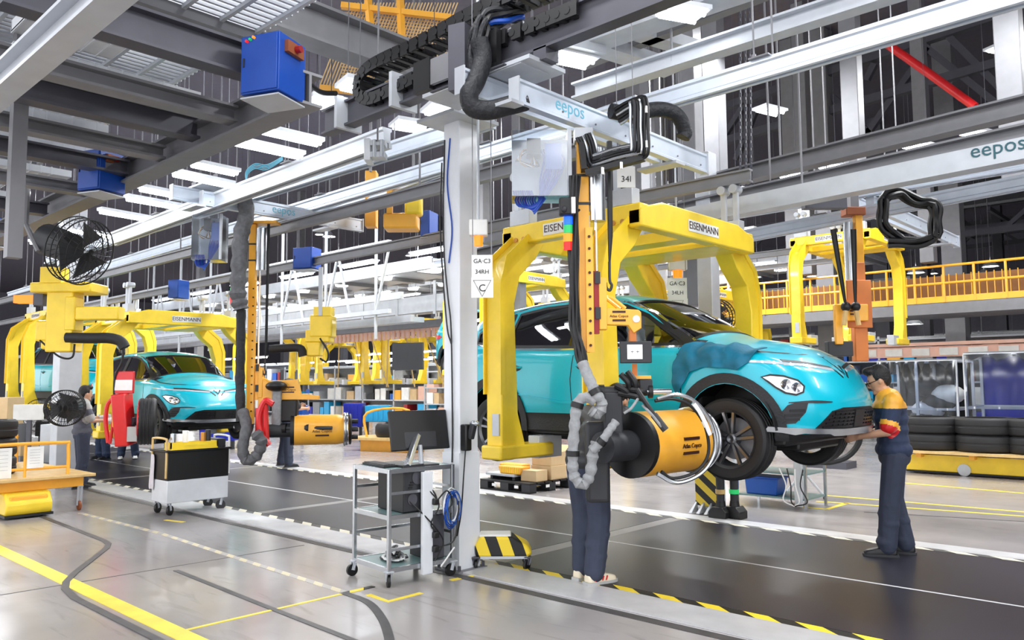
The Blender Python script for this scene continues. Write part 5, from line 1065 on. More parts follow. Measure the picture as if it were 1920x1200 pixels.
for i,y in enumerate((-.3,-.15,.08,.14)): MB().cyl((hx-.07,y,.8),(hx-.07,y,.98+.03*(i%2)),.035,n=14).build('tool',['silver','paper','brass','charcoal'][i],t,local=True)
b=MB(); 
pts=[]
for zz,w,o in((.74,.09,0),(.62,.1,.02),(.48,.12,.0),(.3,.15,.01)): pts+= [(-hx+.1+o-w+.24*k/6*w*8*.5, -hy-.02-.016*(k%2),zz-.01*(k%3)) for k in range(7)]
fs=[(r*7+k,r*7+k+1,r*7+k+8,r*7+k+7) for r in range(3) for k in range(6)]; b.add(pts,fs); cl=b.build('hanging_rag','cloth',t,local=True); s_=cl.modifiers.new('s','SOLIDIFY'); s_.thickness=.012; s2=cl.modifiers.new('u','SUBSURF'); s2.levels=s2.render_levels=2
for x in(-hx+.05,hx-.05):
    for y in(-hy+.05,hy-.05): caster(t,x,y,.06,.15,y*3,'black','light_steel')
# ---- yellow agv with wooden deck, far left
def agv(label,loc,L,Wd,rz=0,deckz=.46):
    t=thing('transport_cart',label,'agv',loc,rz)
    MB().prism([(-L/2,.04),(L/2-.04,.04),(L/2,.1),(L/2,.18),(L/2-.1,.3),(-L/2,.3)],'Y',-Wd/2,Wd/2).build('drive_unit','yellow',t,local=True,bevel=.02); du=COL.objects[-1]
    MB().box(L/2-.08,-Wd/2+.05,.2,L/2-.03,Wd/2-.05,.26).build('front_box','amber',du,local=True,bevel=.01); MB().box(-L/2,-Wd/2-.01,.02,L/2,Wd/2+.01,.05).build('bumper_skirt','black',du,local=True)
    return t
t=agv('low yellow transport cart with a wooden deck and paper sheets at the left edge',(-12.1,3.1,0),2.6,.5)
MB().box(-1.3,-.62,.43,1.25,.75,.465).build('deck','wood',t,local=True,bevel=.006)
for x in(-1.1,1.05):
    b=MB(); b.tube(smoothpath([(x,-.58,.46),(x,-.58,.8),(x,-.5,.86),(x,.4,.86),(x,.48,.8),(x,.48,.3)],5),.022,8); b.tube([(x,-.58,.56),(x,.48,.56)],.018,8); b.tube([(x,.0,.46),(x,.0,.86)],.018,8); b.build('guard_rail','amber',t,local=True)
    b=MB(); b.box(x-.05,-.6,.3,x+.05,.66,.43); b.build('cross_member','amber',t,local=True,bevel=.01)
for i,(y,w,h) in enumerate(((-.22,.17,.36),(.14,.13,.26))):
    s=MB().box(1.08,y-w,.83-h,1.085,y+w*.4,.83).build('paper_sheet','paper',t,local=True); b=MB()
    for k in range(6): b.box(1.085,y-w+.03,.79-k*h/8,1.086,y+w*.4-.04,.793-k*h/8)
    tag(b.build('print','sleeve_grey',s,local=True),kind='stuff')
caster(t,1.1,.62,.06,.3,0,'rust','light_steel')
def tyre_stack(label,locs,R,Wd,group):
    o=None
    prof=[(R*.66,-Wd/2),(R*.9,-Wd/2),(R*.98,-Wd*.4),(R,-Wd*.3),(R,-.02),(R*.985,-.012),(R*.985,.012),(R,.02),(R,Wd*.3),(R*.98,Wd*.4),(R*.9,Wd/2),(R*.66,Wd/2),(R*.7,0)]
    for x,y,z,l in locs:
        if o is None: o=MB().lathe(prof,(0,0,0),(0,0,1),36,closed=True).build('tyre','black_rubber',local=True,smooth=30)
        else:
            n=bpy.data.objects.new('tyre',o.data); COL.objects.link(n); o=n
        o.location=(x,y,z+Wd/2); tag(o,l,'tyre',group)
    return o
tyre_stack('',[(-11.75,2.85,.466+.23*k,'black tyre on the left yellow cart, %s of its pile'%n) for k,n in enumerate(('bottom','second','top'))],.34,.225,'tyres on the left yellow cart')
# ---- agv with tyres, far right
t=agv('yellow transport cart carrying stacked tyres behind the right worker',(-2.85,15.0,0),3.3,.55)
MB().box(-1.75,-.6,.36,1.9,.6,.4).build('deck','wood',t,local=True); 
for x in(-1.4,-.6,.2,1.0,1.5): MB().box(x-.04,-.45,.28,x+.04,.45,.36).build('cross_member','amber',t,local=True)
MB().box(-1.65,-.285,.06,1.65,-.27,.32).build('side_panel','yellow',t,local=True); MB().lathe([(.0,-.02),(.1,-.02),(.1,.02),(0,.02)],(-.75,-.3,.1),(0,1,0),16).build('drive_wheel','silver',t,local=True)
lo=[]
for i,(px,w) in enumerate(((1749,'left'),(1852,'middle'),(1952,'right'))):
    q=g(px,880); x=aY(px,850,14.95).x
    for k,n in((0,'lower'),(1,'upper')): lo.append((x,14.95,.402+.278*k,'%s black tyre of the %s stack on the right yellow cart'%(n,w)))
tyre_stack('',lo,.475,.275,'tyres on the right yellow cart')
# ---- pallet and its load behind the car
t=thing('pallet','black plastic pallet loaded with boxes behind the conveyor','pallet',(-8.1,9.0,0)); px0,px1,py0,py1=-8.62,-7.62,8.5,9.5
for k in range(6): MB().box(px0,py0+k*.172,.12,px1,py0+k*.172+.14,.145).build('slat','black',t)
for y in(py0,py0+.43,py1-.14): MB().box(px0,y,0,px1,y+.14,.022).build('runner','black',t)
for x in(px0,px0+.42,px1-.16):
    for y in(py0,py0+.43,py1-.14): MB().box(x,y,.022,x+.16,y+.14,.12).build('block','charcoal',t)
for x in(px0+.25,px1-.3): MB().box(x,py0-.003,.06,x+.08,py0,.1).build('label','paper',t)
MB().box(px1,8.85,.06,px1+.003,8.93,.1).build('label','paper',t)
for i,(x,y,z,sx,sy,sz,l) in enumerate(((-7.86,9.2,.146,.4,.36,.2,'lower front cardboard box on the black pallet'),(-7.86,9.2,.347,.38,.34,.2,'upper open cardboard box on the black pallet'),(-7.82,9.02-.2,.146,.3,.25,.16,'small cardboard box at the right corner of the black pallet'))):
    t=thing('cardboard_box',l,'box',(x,y,z)); MB().box(x-sx/2,y-sy/2,z,x+sx/2,y+sy/2,z+sz).build('carton','cardboard',t,bevel=.006)
    if i==1:
        for s in(-1,1): MB().add([(x-sx/2,y+s*sy/2,z+sz),(x+sx/2,y+s*sy/2,z+sz),(x+sx/2,y+s*(sy/2+.1),z+sz+.08),(x-sx/2,y+s*(sy/2+.1),z+sz+.08),(x-sx/2,y+s*sy/2,z+sz+.004),(x+sx/2,y+s*sy/2,z+sz+.004),(x+sx/2,y+s*(sy/2+.1),z+sz+.084),(x-sx/2,y+s*(sy/2+.1),z+sz+.084)],[(0,1,2,3),(4,5,6,7),(2,3,7,6),(0,3,7,4),(1,2,6,5)]).build('flap','cardboard',t)
t=thing('part_tray','pale tray of parts on the left of the black pallet','tray',(-8.4,8.9,.146)); MB().box(-8.6,8.6,.2,-8.02,9.3,.23).build('tray','light_steel',t); 
for x in(-8.55,-8.1): MB().box(x,8.65,.146,x+.05,9.25,.2).build('foot','charcoal',t)
for x,y,l in((-8.42,9.05,'yellow plastic bin at the back of the tray on the pallet'),(-8.16,8.76,'yellow plastic bin at the front of the tray on the pallet')):
    t=thing('yellow_bin',l,'bin',(x,y,.231)); MB().prism([(-.2,.0),(.2,.0),(.24,.11),(-.24,.11)],'Y',-.1,.1).build('shell','amber',t,local=True,bevel=.012); b=MB()
    for k in range(9): MB().box(-.18+k*.042,-.104,.01,-.165+k*.042,-.1,.1).build('rib','yellow',t,local=True)
# ---- things under the car front
for px,l in((1346,'left black floor tool post with a square foot under the car'),(1372,'right black floor tool post with a square foot under the car')):
    p=g(px+6,972); t=thing('tool_post',l,'tool',p); MB().prism([(-.11,.0),(.11,.0),(.11,.08),(.06,.14),(-.06,.14),(-.11,.08)],'Y',-.1,.1).build('foot','black',t,local=True,bevel=.01)
    MB().cyl((0,0,.1),(0,0,.62),.045,.05,12).build('grip','charcoal',t,local=True); MB().cyl((0,0,.28),(0,0,.33),.056,n=12).build('ring','wood' if px<1360 else 'green_lamp',t,local=True); MB().cyl((0,0,.1),(0,0,.2),.065,.05,n=12).build('collar','black',t,local=True)
p=g(1400,948); t=thing('work_table','open metal table with cables and a white duct behind the front wheel','table',p); 
tx0,tx1,ty0,ty1=p.x-.15,p.x+.75,p.y+.05,p.y+.65
for x in(tx0,tx1):
    for y in(ty0,ty1): MB().box(x-.016,y-.016,0,x+.016,y+.016,.8).build('leg','silver',t)
for z in(.12,.42,.8): MB().box(tx0,ty0,z,tx1,ty1,z+.02).build('shelf','mat_green' if z<.5 else 'light_steel',t)
MB().box(tx1-.12,ty0-.05,.05,tx1-.03,ty0-.02,.8).build('power_duct','white_paint',t)
for i in range(4): MB().tube(smoothpath([(tx1-.3+.1*i,ty0-.06,.5),(tx1-.2+.06*i,ty0-.1,.3),(tx1-.25+.1*i,ty0-.08,.12),(tx1-.1,ty0-.1,.06)],5),.008,6).build('cable','black' if i%2 else 'paper',t)
t=thing('blue_bin','blue plastic bin on the lower shelf of the table under the car','bin',(tx0+.3,ty0+.2,.141)); MB().prism([(-.2,0),(.2,0),(.225,.22),(-.225,.22)],'Y',-.15,.15).build('shell','blue_bin',t,local=True,bevel=.012); MB().box(-.235,-.17,.2,.235,.17,.225).build('rim','blue_box',t,local=True,bevel=.006)
p=g(1508,935); t=thing('tripod_stand','white four-legged stand on the floor under the car nose','stand',p); MB().cyl((0,0,.3),(0,0,1.0),.03,n=12).build('pole','white_paint',t,local=True)
for k in range(4):
    a=2*PI*k/4+.5; MB().tube([(0,0,.36),(.26*math.cos(a),.26*math.sin(a),.03)],.018,8).build('leg','white_paint',t,local=True); MB().cyl((.26*math.cos(a),.26*math.sin(a),0),(.26*math.cos(a),.26*math.sin(a),.035),.024,n=8).build('foot_cap','black',COL.objects[-1],local=True)
t=thing('hose_reel','black rubber hose arching down on the floor right of the car nose','hose',g(1560,865)); MB().tube(smoothpath([aD(1612,800,9),aD(1610,830,9),aD(1590,855,9),aD(1560,866,9),aD(1535,866,9)],6),.035,8).build('hose','black_rubber',t)
t=thing('floor_tray','low dark tray on the floor behind the car nose','tray',g(1545,878)); p=g(1545,878); MB().box(p.x-.4,p.y,.0,p.x+.4,p.y+.5,.12).build('tray','dark_steel',t); 
# ---- floor fan and lamp post, far left
p=g(72,868); t=thing('pedestal_fan','black pedestal fan with a round wire guard left of the grey column','fan',p); cz=.98; cc=V(p.x,p.y,cz); dfan=-_fwh
MB().cyl((p.x,p.y,0),(p.x,p.y,cz-.1),.025,n=10).build('pole','dark_steel',t); MB().lathe([(0,0),(.24,0),(.24,.03),(0,.06)],(p.x,p.y,0),(0,0,1),24).build('base','black',t); MB().cyl(cc,cc+_fwh*.2,.08,n=14).build('motor','black',t)
gd=MB()
for rr,off in((.33,.0),(.26,-.04),(.15,-.05)): gd.tube([cc+dfan*(.06-off)+(RH*math.cos(2*PI*k/28)+V(0,0,1)*math.sin(2*PI*k/28))*rr for k in range(28)],.008 if rr>.3 else .004,5,closed=True)
for k in range(18): a=2*PI*k/18; gd.tube([cc+dfan*.12,cc+dfan*.06+(RH*math.cos(a)+V(0,0,1)*math.sin(a))*.33],.003,4)
tag(gd.build('wire_guard','black',t),kind='stuff')
for k in range(3):
    a=2*PI*k/3; u=RH*math.cos(a)+V(0,0,1)*math.sin(a); w=RH*math.cos(a+1)+V(0,0,1)*math.sin(a+1); MB().add([cc+u*.04,cc+u*.28,cc+w*.26+dfan*.05,cc+w*.05+dfan*.03,cc+u*.04+dfan*.01,cc+u*.28+dfan*.01,cc+w*.26+dfan*.06,cc+w*.05+dfan*.04],[(0,1,2,3),(4,7,6,5),(0,4,5,1),(1,5,6,2),(2,6,7,3),(3,7,4,0)]).build('blade','charcoal',t)
MB().cbox(cc-V(0,0,.28)+RH*.05,(.24,.1,.3),0,(0,0,ang)).build('control_case','black',t,bevel=.01)
t=thing('monitor','pale flat monitor standing behind the pedestal fan','monitor',aD(52,790,13.5)); b=MB(); pbox(b,24,758,80,788,.05,13.5); b.build('screen','sign_white',t,bevel=.01); b=MB(); pbox(b,48,788,56,868,.05,13.5); b.build('stand','dark_steel',t)
def wallfan(label,px,py,d,R,tilt=(0,0,0)):
    cc=aD(px,py,d); t=thing('wall_fan',label,'fan',cc); dv=(RH*tilt[0]+_fwh*tilt[1]+V(0,0,tilt[2])).normalized(); x=dv.cross(V(0,0,1)).normalized(); y=dv.cross(x)
    MB().cyl(cc-dv*.12,cc-dv*.5,.16,.18,18).build('motor','charcoal',t)
    gd=MB(); C=lambda rr,o,k,n:cc+dv*o+(x*math.cos(2*PI*k/n)+y*math.sin(2*PI*k/n))*rr
    for rr,o in((R,0),(R,.08),(R,-.08),(R*.75,.12),(R*.5,.14),(R*.25,.15)): gd.tube([C(rr,o,k,36) for k in range(36)],.008 if rr==R else .004,5,closed=True)
    for k in range(30): gd.tube([cc+dv*.15,C(R*.5,.14,k,30),C(R,.06,k,30),C(R,-.06,k,30),C(R*.3,-.14,k,30)],.0035,4)
    tag(gd.build('wire_guard','black',t),kind='stuff')
    for k in range(3):
        p=[C(R*.12,.0,k*10,30),C(R*.9,-.04,k*10-2,30),C(R*.92,.05,k*10+4,30),C(R*.15,.05,k*10+5,30)]; q=[v+dv*.012 for v in p]; MB().add(p+q,[(0,1,2,3),(4,7,6,5),(0,4,5,1),(1,5,6,2),(2,6,7,3),(3,7,4,0)]).build('blade','charcoal',t)
    return t,cc
wf,cc=wallfan('large black hall fan hanging under the platform at the upper left',150,470,8.6,.36,(.75,-.25,-.25)); MB().tube([cc-V(0,0,0)-RH*.45,cc-RH*.6+V(0,0,.3),cc-RH*.6+V(0,0,1.1)],.03,8).build('bracket','grey_steel',wf)
wf,cc=wallfan('grey wall fan with a clear round guard on the left grey column',122,765,11.6,.26,(.3,-.9,0))
wf,cc=wallfan('wall fan with a round guard seen through the space above the windscreen',1344,595,11,.24,(.2,-.9,0))
# ================= LIGHT FITTINGS, SIGNS, CABINETS
def fitting(p0,p1,label,group,n=1,w=.1,m='tube',cat='ceiling light'):
    p0,p1=Vector(p0),Vector(p1); t=thing('ceiling_light',label,cat,(p0+p1)/2,group=group); d=(p1-p0).normalized(); sd=d.cross(V(0,0,1)).normalized()
    MB().bar(p0-d*.03+V(0,0,.04),p1+d*.03+V(0,0,.04),w*n,.04).build('housing','white_paint',t)
    for i in range(n):
        o=sd*(i-(n-1)/2)*w; MB().cyl(p0+o,p1+o,.024,n=10).build('tube',m,t)
    for s_ in((.2,.8) if p0.y<9 else (.5,)): q=p0.lerp(p1,s_); MB().cyl(q+V(0,0,.05),(q.x,q.y,11.5),.006 if p0.y<9 else .0035,n=4).build('suspension_rod','dark_steel',t)
    return t
LA='double fluorescent tubes in the row along the left grey edge beam'
for a,b in (((443,268),(563,294)),((490,245),(598,270)),((328,327),(432,349)),((362,309),(442,326)),((240,373),(347,392)),((265,355),(347,371)),((190,397),(310,418)),((130,432),(215,446)),((60,455),(150,470))):
    fitting(g(*a,4.0),g(*b,4.0),LA,'tubes along the left edge beam',2,.07)
for i,(a,b,z,l) in enumerate((((1245,22),(1312,34),4.9,'brightest square fitting at the top right of centre'),((1040,108),(1105,122),4.9,'fitting under the ceiling beam left of the top right chains'),((803,207),(858,216),4.3,'fitting just above the top of the pale column'),((742,235),(793,243),4.4,'fitting left of the pale column top'),((585,193),(630,200),4.3,'fitting right of the blue cabinet, lower'),((645,160),(682,168),4.3,'fitting right of the blue cabinet, upper'),
   ((1700,272),(1775,290),5.0,'fitting above the right blue lettering'),((1822,252),(1880,266),5.0,'fitting at the right edge above the blue lettering'),((1545,312),(1590,322),5.0,'fitting in the middle of the right grey beams'),((1472,330),(1512,339),5.0,'fitting at the left end of the right grey beams'),((1365,355),(1395,362),5.0,'small fitting above the right end of the yellow frame'),((1425,205),(1462,214),6.2,'lamp hanging in the dark roof right of the chains'),((1862,92),(1895,98),6.8,'lamp in the dark roof at the upper right edge'))):
    fitting(g(*a,z),g(*b,z),l,None,2,.16,'panel_light')
# hall rows
k=0
for Y,z,xs in ((12.5,4.75,range(-30,-6,3)),(15.5,4.75,range(-36,-4,3)),(19,4.9,range(-44,-8,4)),(23,5.2,range(-52,-8,4)),(28,5.6,range(-60,-10,5))):
    for x in xs: fitting((x,Y,z),(x+1.5,Y,z),'long fluorescent fittings in rows over the far left part of the hall','rows of fittings far behind',2,.12,'panel_light')
for Y,z,x0,x1 in ((18.3,2.45,-26,-11.5),(18.8,2.75,-26,-11.5),(22,2.7,-40,-24),(15.0,2.6,-34,-25)):
    x=x0
    while x<x1-1: fitting((x,Y,z),(x+2.4,Y,z),'white strip lights over the far work benches','bench strip lights',1,.09); x+=2.7
gl='small round pendant lamps in the dark far hall'
cone=None; used=[]
rnd=random.Random(3)
for i in range(70):
    px=1400+rnd.random()*520; py=480+rnd.random()*205; d=24+rnd.random()*24
    if i>=60: px,py=560+rnd.random()*250,440+rnd.random()*60
    q=aD(px,py,d)
    if q.y>60 or q.x>13: continue
    if any((q-o_).length<1.6 for o_ in used): continue
    used.append(q); t=thing('pendant_lamp',gl,'pendant lamp',q,group='pendant lamps far behind')
    if cone is None:
        cone=MB().lathe([(.06,.22),(.1,.2),(.28,.0),(.26,.0),(.08,.18)],n=16,closed=True).build('shade','light_steel',t,local=True); disc=MB().lathe([(0,.03),(.22,.02),(.23,.05),(0,.08)],n=14).build('bulb','far_lamp',t,local=True); rod=MB().cyl((0,0,0),(0,0,1),.012,n=5).build('rod','grey_steel',t,local=True)
    else:
        for o in(cone,disc,rod): n=bpy.data.objects.new(o.name.split('.')[0],o.data); COL.objects.link(n); n.parent=t
        rod_=n
    (rod if len(used)==1 else rod_).location=(0,0,.2); (rod if len(used)==1 else rod_).scale=(1,1,11.3-q.z)
# signs
def sign(label,px,py,w,h,d,lines,m='sign_white',ch=.4,tilt=0,lamp=None):
    c=aD(px,py,d); W_=w/1490*d; Hh=h/1490*d; t=thing('hanging_sign',label,'sign',c); a_=math.atan2(RH.y,RH.x)
    MB().cbox(c,(W_,.01,Hh),0,(0,0,a_)).build('board',m,t); bo=COL.objects[-1]
    for i,(s,yy,sz) in enumerate(lines): text(s,sz,'ink',bo,c+V(0,0,yy)-_fwh*.008,RH,(0,0,1),depth=.001)
    for s in(-1,1): MB().cyl(c+RH*W_*.45*s+V(0,0,Hh/2),c+RH*W_*.45*s+V(0,0,11.5-c.z),.004,n=5).build('cord','grey_steel',t)
    return t,c,W_,Hh
def csheet(t,c,W_,Hh,m='film'):
    k=c-V(0,0,Hh*.5+.07); MB().cbox(k,(W_*1.05,.008,.15),0,(0,0,math.atan2(RH.y,RH.x))).build('lower_sheet','sign_white',t); o=COL.objects[-1]
    text('C',.075,'ink',o,k-_fwh*.007-V(0,0,.005),RH,(0,0,1),depth=.001)
    MB().tube([k-_fwh*.006+RH*x+V(0,0,z) for x,z in((-.065,.055),(.065,.055),(0,-.065))],.0025,4,closed=True).build('triangle_mark','ink',o)
x=sign('white sign reading GA-C3 34RH left of the near rear yellow arm',904,500,39,44,5.9,(('GA·C3',.04,.045),('34RH',-.04,.045))); csheet(*x)
x=sign('white sign reading GA-C3 34LH above the roof of the hanging car',1270,541,36,40,9.0,(('GA·C3',.055,.062),('34LH',-.05,.062))); csheet(*x)
sign('tilted white sign reading 34 half hidden behind the cable carrier',1174,332,34,40,6.6,(('34I',-.02,.07),))
for l,px,py,d in(('white call box with amber lamp hanging left of the near rear yellow arm',897,428,6.5),('white call box with amber lamp hanging above the sign ending in LH',1270,492,9.2)):
    c=aD(px,py,d); t=thing('call_lamp',l,'lamp',c); a_=math.atan2(RH.y,RH.x); u=d/1490
    MB().cbox(c,(34*u,.1,30*u),0,(0,0,a_)).build('housing','sign_white',t,bevel=.008); MB().cyl(c-V(0,0,15*u),c-V(0,0,34*u),9*u,8*u,14).build('lamp','amber_lamp',t); MB().cyl(c+V(0,0,15*u),V(c.x,c.y,11.5),.012,n=8).build('pole','light_steel',t)
# blue cabinets
def cabinet(label,x0,y0,x1,y1,d,dep=.3,lights=True,yaw=-.35):
    c=(aD(x0,y0,d)+aD(x1,y1,d))/2; w=(x1-x0)/1490*d*.93; h=(y1-y0)/1490*d; t=thing('electric_cabinet',label,'cabinet',c-V(0,0,h/2),math.atan2(RH.y,RH.x)+yaw)
    MB().box(-w/2,-dep/2,0,w/2,dep/2,h).build('case','blue_box',t,local=True,bevel=.006); cs=COL.objects[-1]
    MB().box(-w/2+.01,-dep/2-.012,.01,w/2-.01,-dep/2,h-.01).build('door','blue_box',t,local=True,bevel=.004); dr=COL.objects[-1]
    MB().box(-w*.4,-dep/2-.02,h*.45,-w*.37,-dep/2-.012,h*.6).build('latch','charcoal',dr,local=True)
    if lights:
        for k,m in enumerate(('red_lamp','green_lamp','amber_lamp')): MB().cyl((-w*.3+k*w*.09,-dep/2-.012,h*.88+.01*k),(-w*.3+k*w*.09,-dep/2-.03,h*.88+.01*k),w*.03,n=10).build('pilot_lamp',m,dr,local=True)
        MB().cbox((w/2+.015,0,h*.8),(.03,dep*.6,h*.2)).build('switch_plate','rust',cs,local=True); MB().cyl((w/2+.03,0,h*.8),(w/2+.07,0,h*.8),h*.06,n=12).build('rotary_switch','dull_red',cs,local=True)
    MB().prism([(-w/2,-.02),(w/2,-.02),(w/2,-.03),(-w/2,-.03)],'Y',-dep/2,dep/2).build('shelf_bracket','light_steel',t,local=True)
    return t
cabinet('large bright blue electric cabinet under the platform near the top',468,78,558,188,5.5)
cabinet('smaller blue electric cabinet lower on the left behind the platform beams',163,288,220,362,7.6)
cabinet('blue cabinet cut by the left edge',-30,412,15,462,11,lights=False); cabinet('plain blue box hanging right of the left orange mast',554,466,598,505,14,lights=False); cabinet('plain blue box between the two left masts',322,526,348,560,16,lights=False); cabinet('dark blue box hanging left of the pale column',795,398,815,445,12,lights=False)
MB().tube(smoothpath([aD(556,120,6.6),aD(575,150,6.5),aD(600,172,6.4),aD(630,175,6.3)],6),.02,8).build('cabinet_cable','black'); tag(COL.objects[-1],'thick black cable drooping from the blue cabinet','cable')
# orange mesh and boards seen above
t=thing('mesh_walkway','yellow wire mesh walkway above the drag chain at the top','walkway',aD(740,60,8.5)); 
for i,(a,b) in enumerate((((560,90),(660,175)),((650,30),(860,30)),((670,90),(860,90)))):
    p,q=aD(*a,8.6),aD(*b,8.6); 
b=MB()
for k in range(34): p=aD(660+k*6,5,8.6);q=aD(600+k*6,160,8.6); b.bar(p,q,.01,.01); 
for k in range(24): p=aD(640,5+k*6,8.65);q=aD(870,30+k*6,8.65); b.bar(p,q,.01,.01)
tag(b.build('wire_mesh','wood',t,smooth=0),kind='stuff')
for a,b_ in(((640,10),(860,35)),((600,165),(700,175)),((690,0),(700,110)),((750,0),(755,110))): MB().bar(aD(*a,8.5),aD(*b_,8.5),.06,.06).build('frame_bar','amber',t)
# ================= FAR RIGHT WALKWAY
t=thing('walkway','far grey walkway with a yellow railing across the right background','walkway',(-4,20,3.2)); Yw=20
MB().box(-14,Yw,3.1,8,Yw+1.6,3.36).build('deck','grey_steel',t); MB().box(-14,Yw+1.5,3.4,8,Yw+1.54,4.15).build('rear_panel','rail_panel',t)
for z in(4.2,3.8): MB().cyl((-14,Yw,z),(8,Yw,z),.03,n=8).build('rail','amber',t); 
MB().box(-14,Yw-.01,3.36,8,Yw+.01,3.5).build('toe_board','amber',t)
x=-13.8
while x<8: MB().cyl((x,Yw,3.36),(x,Yw,4.2),.028,n=8).build('baluster','amber',t); x+=.62
b=MB(); x=-13.8
while x<8: b.box(x,Yw+1.2,3.36,x+.02,Yw+1.22,4.15); x+=.16
tag(b.build('rear_bars','amber',t,smooth=0),kind='stuff')
# ================= RACKS WITH COVERS, RIGHT
def rack(label,x0,x1,y0,y1,z1,panel,film,stuff):
    t=thing('parts_rack',label,'rack',((x0+x1)/2,(y0+y1)/2,0))
    for x in(x0,(x0+x1)/2,x1):
        for y in(y0,y1): MB().box(x-.025,y-.025,0,x+.025,y+.025,z1).build('post','white_paint',t)
    for z in(.25,z1*.52,z1):
        for y in(y0,y1): MB().box(x0,y-.022,z-.022,x1,y+.022,z+.022).build('rail','white_paint',t)
        MB().box(x0-.02,y0,z-.022,x0+.02,y1,z+.022).build('rail','white_paint',t); MB().box(x1-.02,y0,z-.022,x1+.02,y1,z+.022).build('rail','white_paint',t)
    MB().box(x0,y1+.03,.2,x1,y1+.04,z1).build('back_cover',panel,t); MB().box(x0-.01,y0-.02,z1+.03,x1+.01,y1+.02,z1+.045).build('top_cover','sleeve_grey',t)
    nx=8; vs=[]
    for i in range(nx*3+1):
        for z in(.3,.8,1.4,z1): vs.append((x0+(x1-x0)*i/(nx*3),y0-.04-.02*math.sin(i*1.9+z*3)-.012*math.sin(i*4.1),z))
    fs=[(i*4+k,i*4+k+1,i*4+k+5,i*4+k+4) for i in range(nx*3) for k in range(3)]; o=MB().add(vs,fs).build('film_cover',film,t); s_=o.modifiers.new('s','SOLIDIFY'); s_.thickness=.004
    r=random.Random(int(x0*10))
    for i in range(stuff):
        x=x0+.3+(x1-x0-.6)*r.random(); z=.5+(z1-1.0)*(i/max(1,stuff-1)); MB().ell((x,(y0+y1)/2,z),(.32,.25,.2),12,8).build('stored_panel',['charcoal','sign_white','black','light_steel'][i%4],t)
    return t
xA=aY(1650,750,17).x; xB=aY(1795,750,17).x; xC=aY(1812,750,16.6).x
rack('covered rack of black and white car parts behind the right worker',xA,xB,17,18.2,1.95,'black','film',7)
rack('covered rack with deep blue cover at the right edge',xC,xC+3.2,16.6,17.8,2.05,'deep_blue','film',0)
t=thing('cable_tray','pinkish copper-coloured tray on top of the far racks at the right','tray',(0,21,2.25)); MB().box(-7.5,21,2.15,4,21.1,2.4).build('tray','copper',t); MB().box(-7.5,20.9,2.42,4,21.2,2.5).build('lip','copper',t)
for i in range(18): MB().box(-7.4+i*.62,20.96,2.18,-7.0+i*.62,21.0,2.36).build('panel','sign_white',t)
t=thing('cable_tray','pinkish slatted tray high in the background left of the pale column','tray',(-18,16.5,3.2)); MB().box(-24,15.8,3.25,-12.6,16.3,3.33).build('tray','copper',t)
for i in range(46): MB().box(-23.8+i*.24,15.76,3.0,-23.66+i*.24,15.82,3.34).build('slat','copper',t)
for i in range(12): MB().bar((-23+i*.9,15.9,3.1),(-23.2+i*.9+.5*(i%3),16.0,1.5),.03,.03).build('hanger','wood',t)
# ================= GENERAL FAR BACKGROUND
r=random.Random(11)
cols=['deep_blue','blue_bin','cyan_crate','sign_white','light_steel','charcoal','cardboard','copper','sleeve_grey','white_paint','amber','black','paper','dull_red']
def farrack(label,x0,x1,y,z1,shelves,seed,dense=1):
    r=random.Random(seed); t=thing('storage_rack',label,'rack',((x0+x1)/2,y,0)); n=max(2,int((x1-x0)/2.2))
    for i in range(n+1): x=x0+(x1-x0)*i/n; MB().box(x-.03,y-.4,0,x+.03,y-.34,z1).build('post','light_steel',t)
    for k in range(shelves+1): MB().box(x0,y-.4,.15+k*(z1-.3)/shelves,x1,y+.4,.2+k*(z1-.3)/shelves).build('shelf','light_steel',t)
    by={}
    for k in range(shelves):
        x=x0+.1; z=.2+k*(z1-.3)/shelves; hmax=(z1-.3)/shelves-.1
        while x<x1-.5:
            w=.2+.4*r.random(); h=hmax*(.4+.55*r.random())
            if r.random()<.85*dense: by.setdefault(r.choice(cols),MB()).box(x,y-.36,z,x+w,y+.3,z+h)
            x+=w+.04+.1*r.random()
    for m,b in by.items(): tag(b.build('stored_goods',m,t,smooth=0),kind='stuff')
    MB().box(x0,y+.42,0,x1,y+.45,z1).build('back_panel','sleeve_grey',t)
for i,a in enumerate(((-24,-14,21,2.2,3),(-13.5,-8.5,21.5,2.2,3),(-36,-25,22,2.5,3),(-50,-37,23,2.8,3),(-34,-24,28,3.4,4),(-23,-12,29,3.4,4),(-11,0,27,3.0,4),(1,9,26,3.0,4),(-66,-51,24,3,3),(-12,6,44,4,4))):
    farrack('crowded storage rack %s'%['behind the left yellow drum','behind the monitor of the cart','behind the left teal car','at the far left behind the grey column','in the second row, far left','in the second row, middle','behind the hanging car, far away','at the far right below the walkway','furthest left of all','on the far wall under the walkway'][i],*a,seed=i)
t=thing('partition','dark partition panel with a white framed note between the background racks','partition',aD(765,650,22)); q=aD(765,668,22); MB().cbox(q,(.9,.1,.75),0,(0,0,.5)).build('panel','charcoal',t)
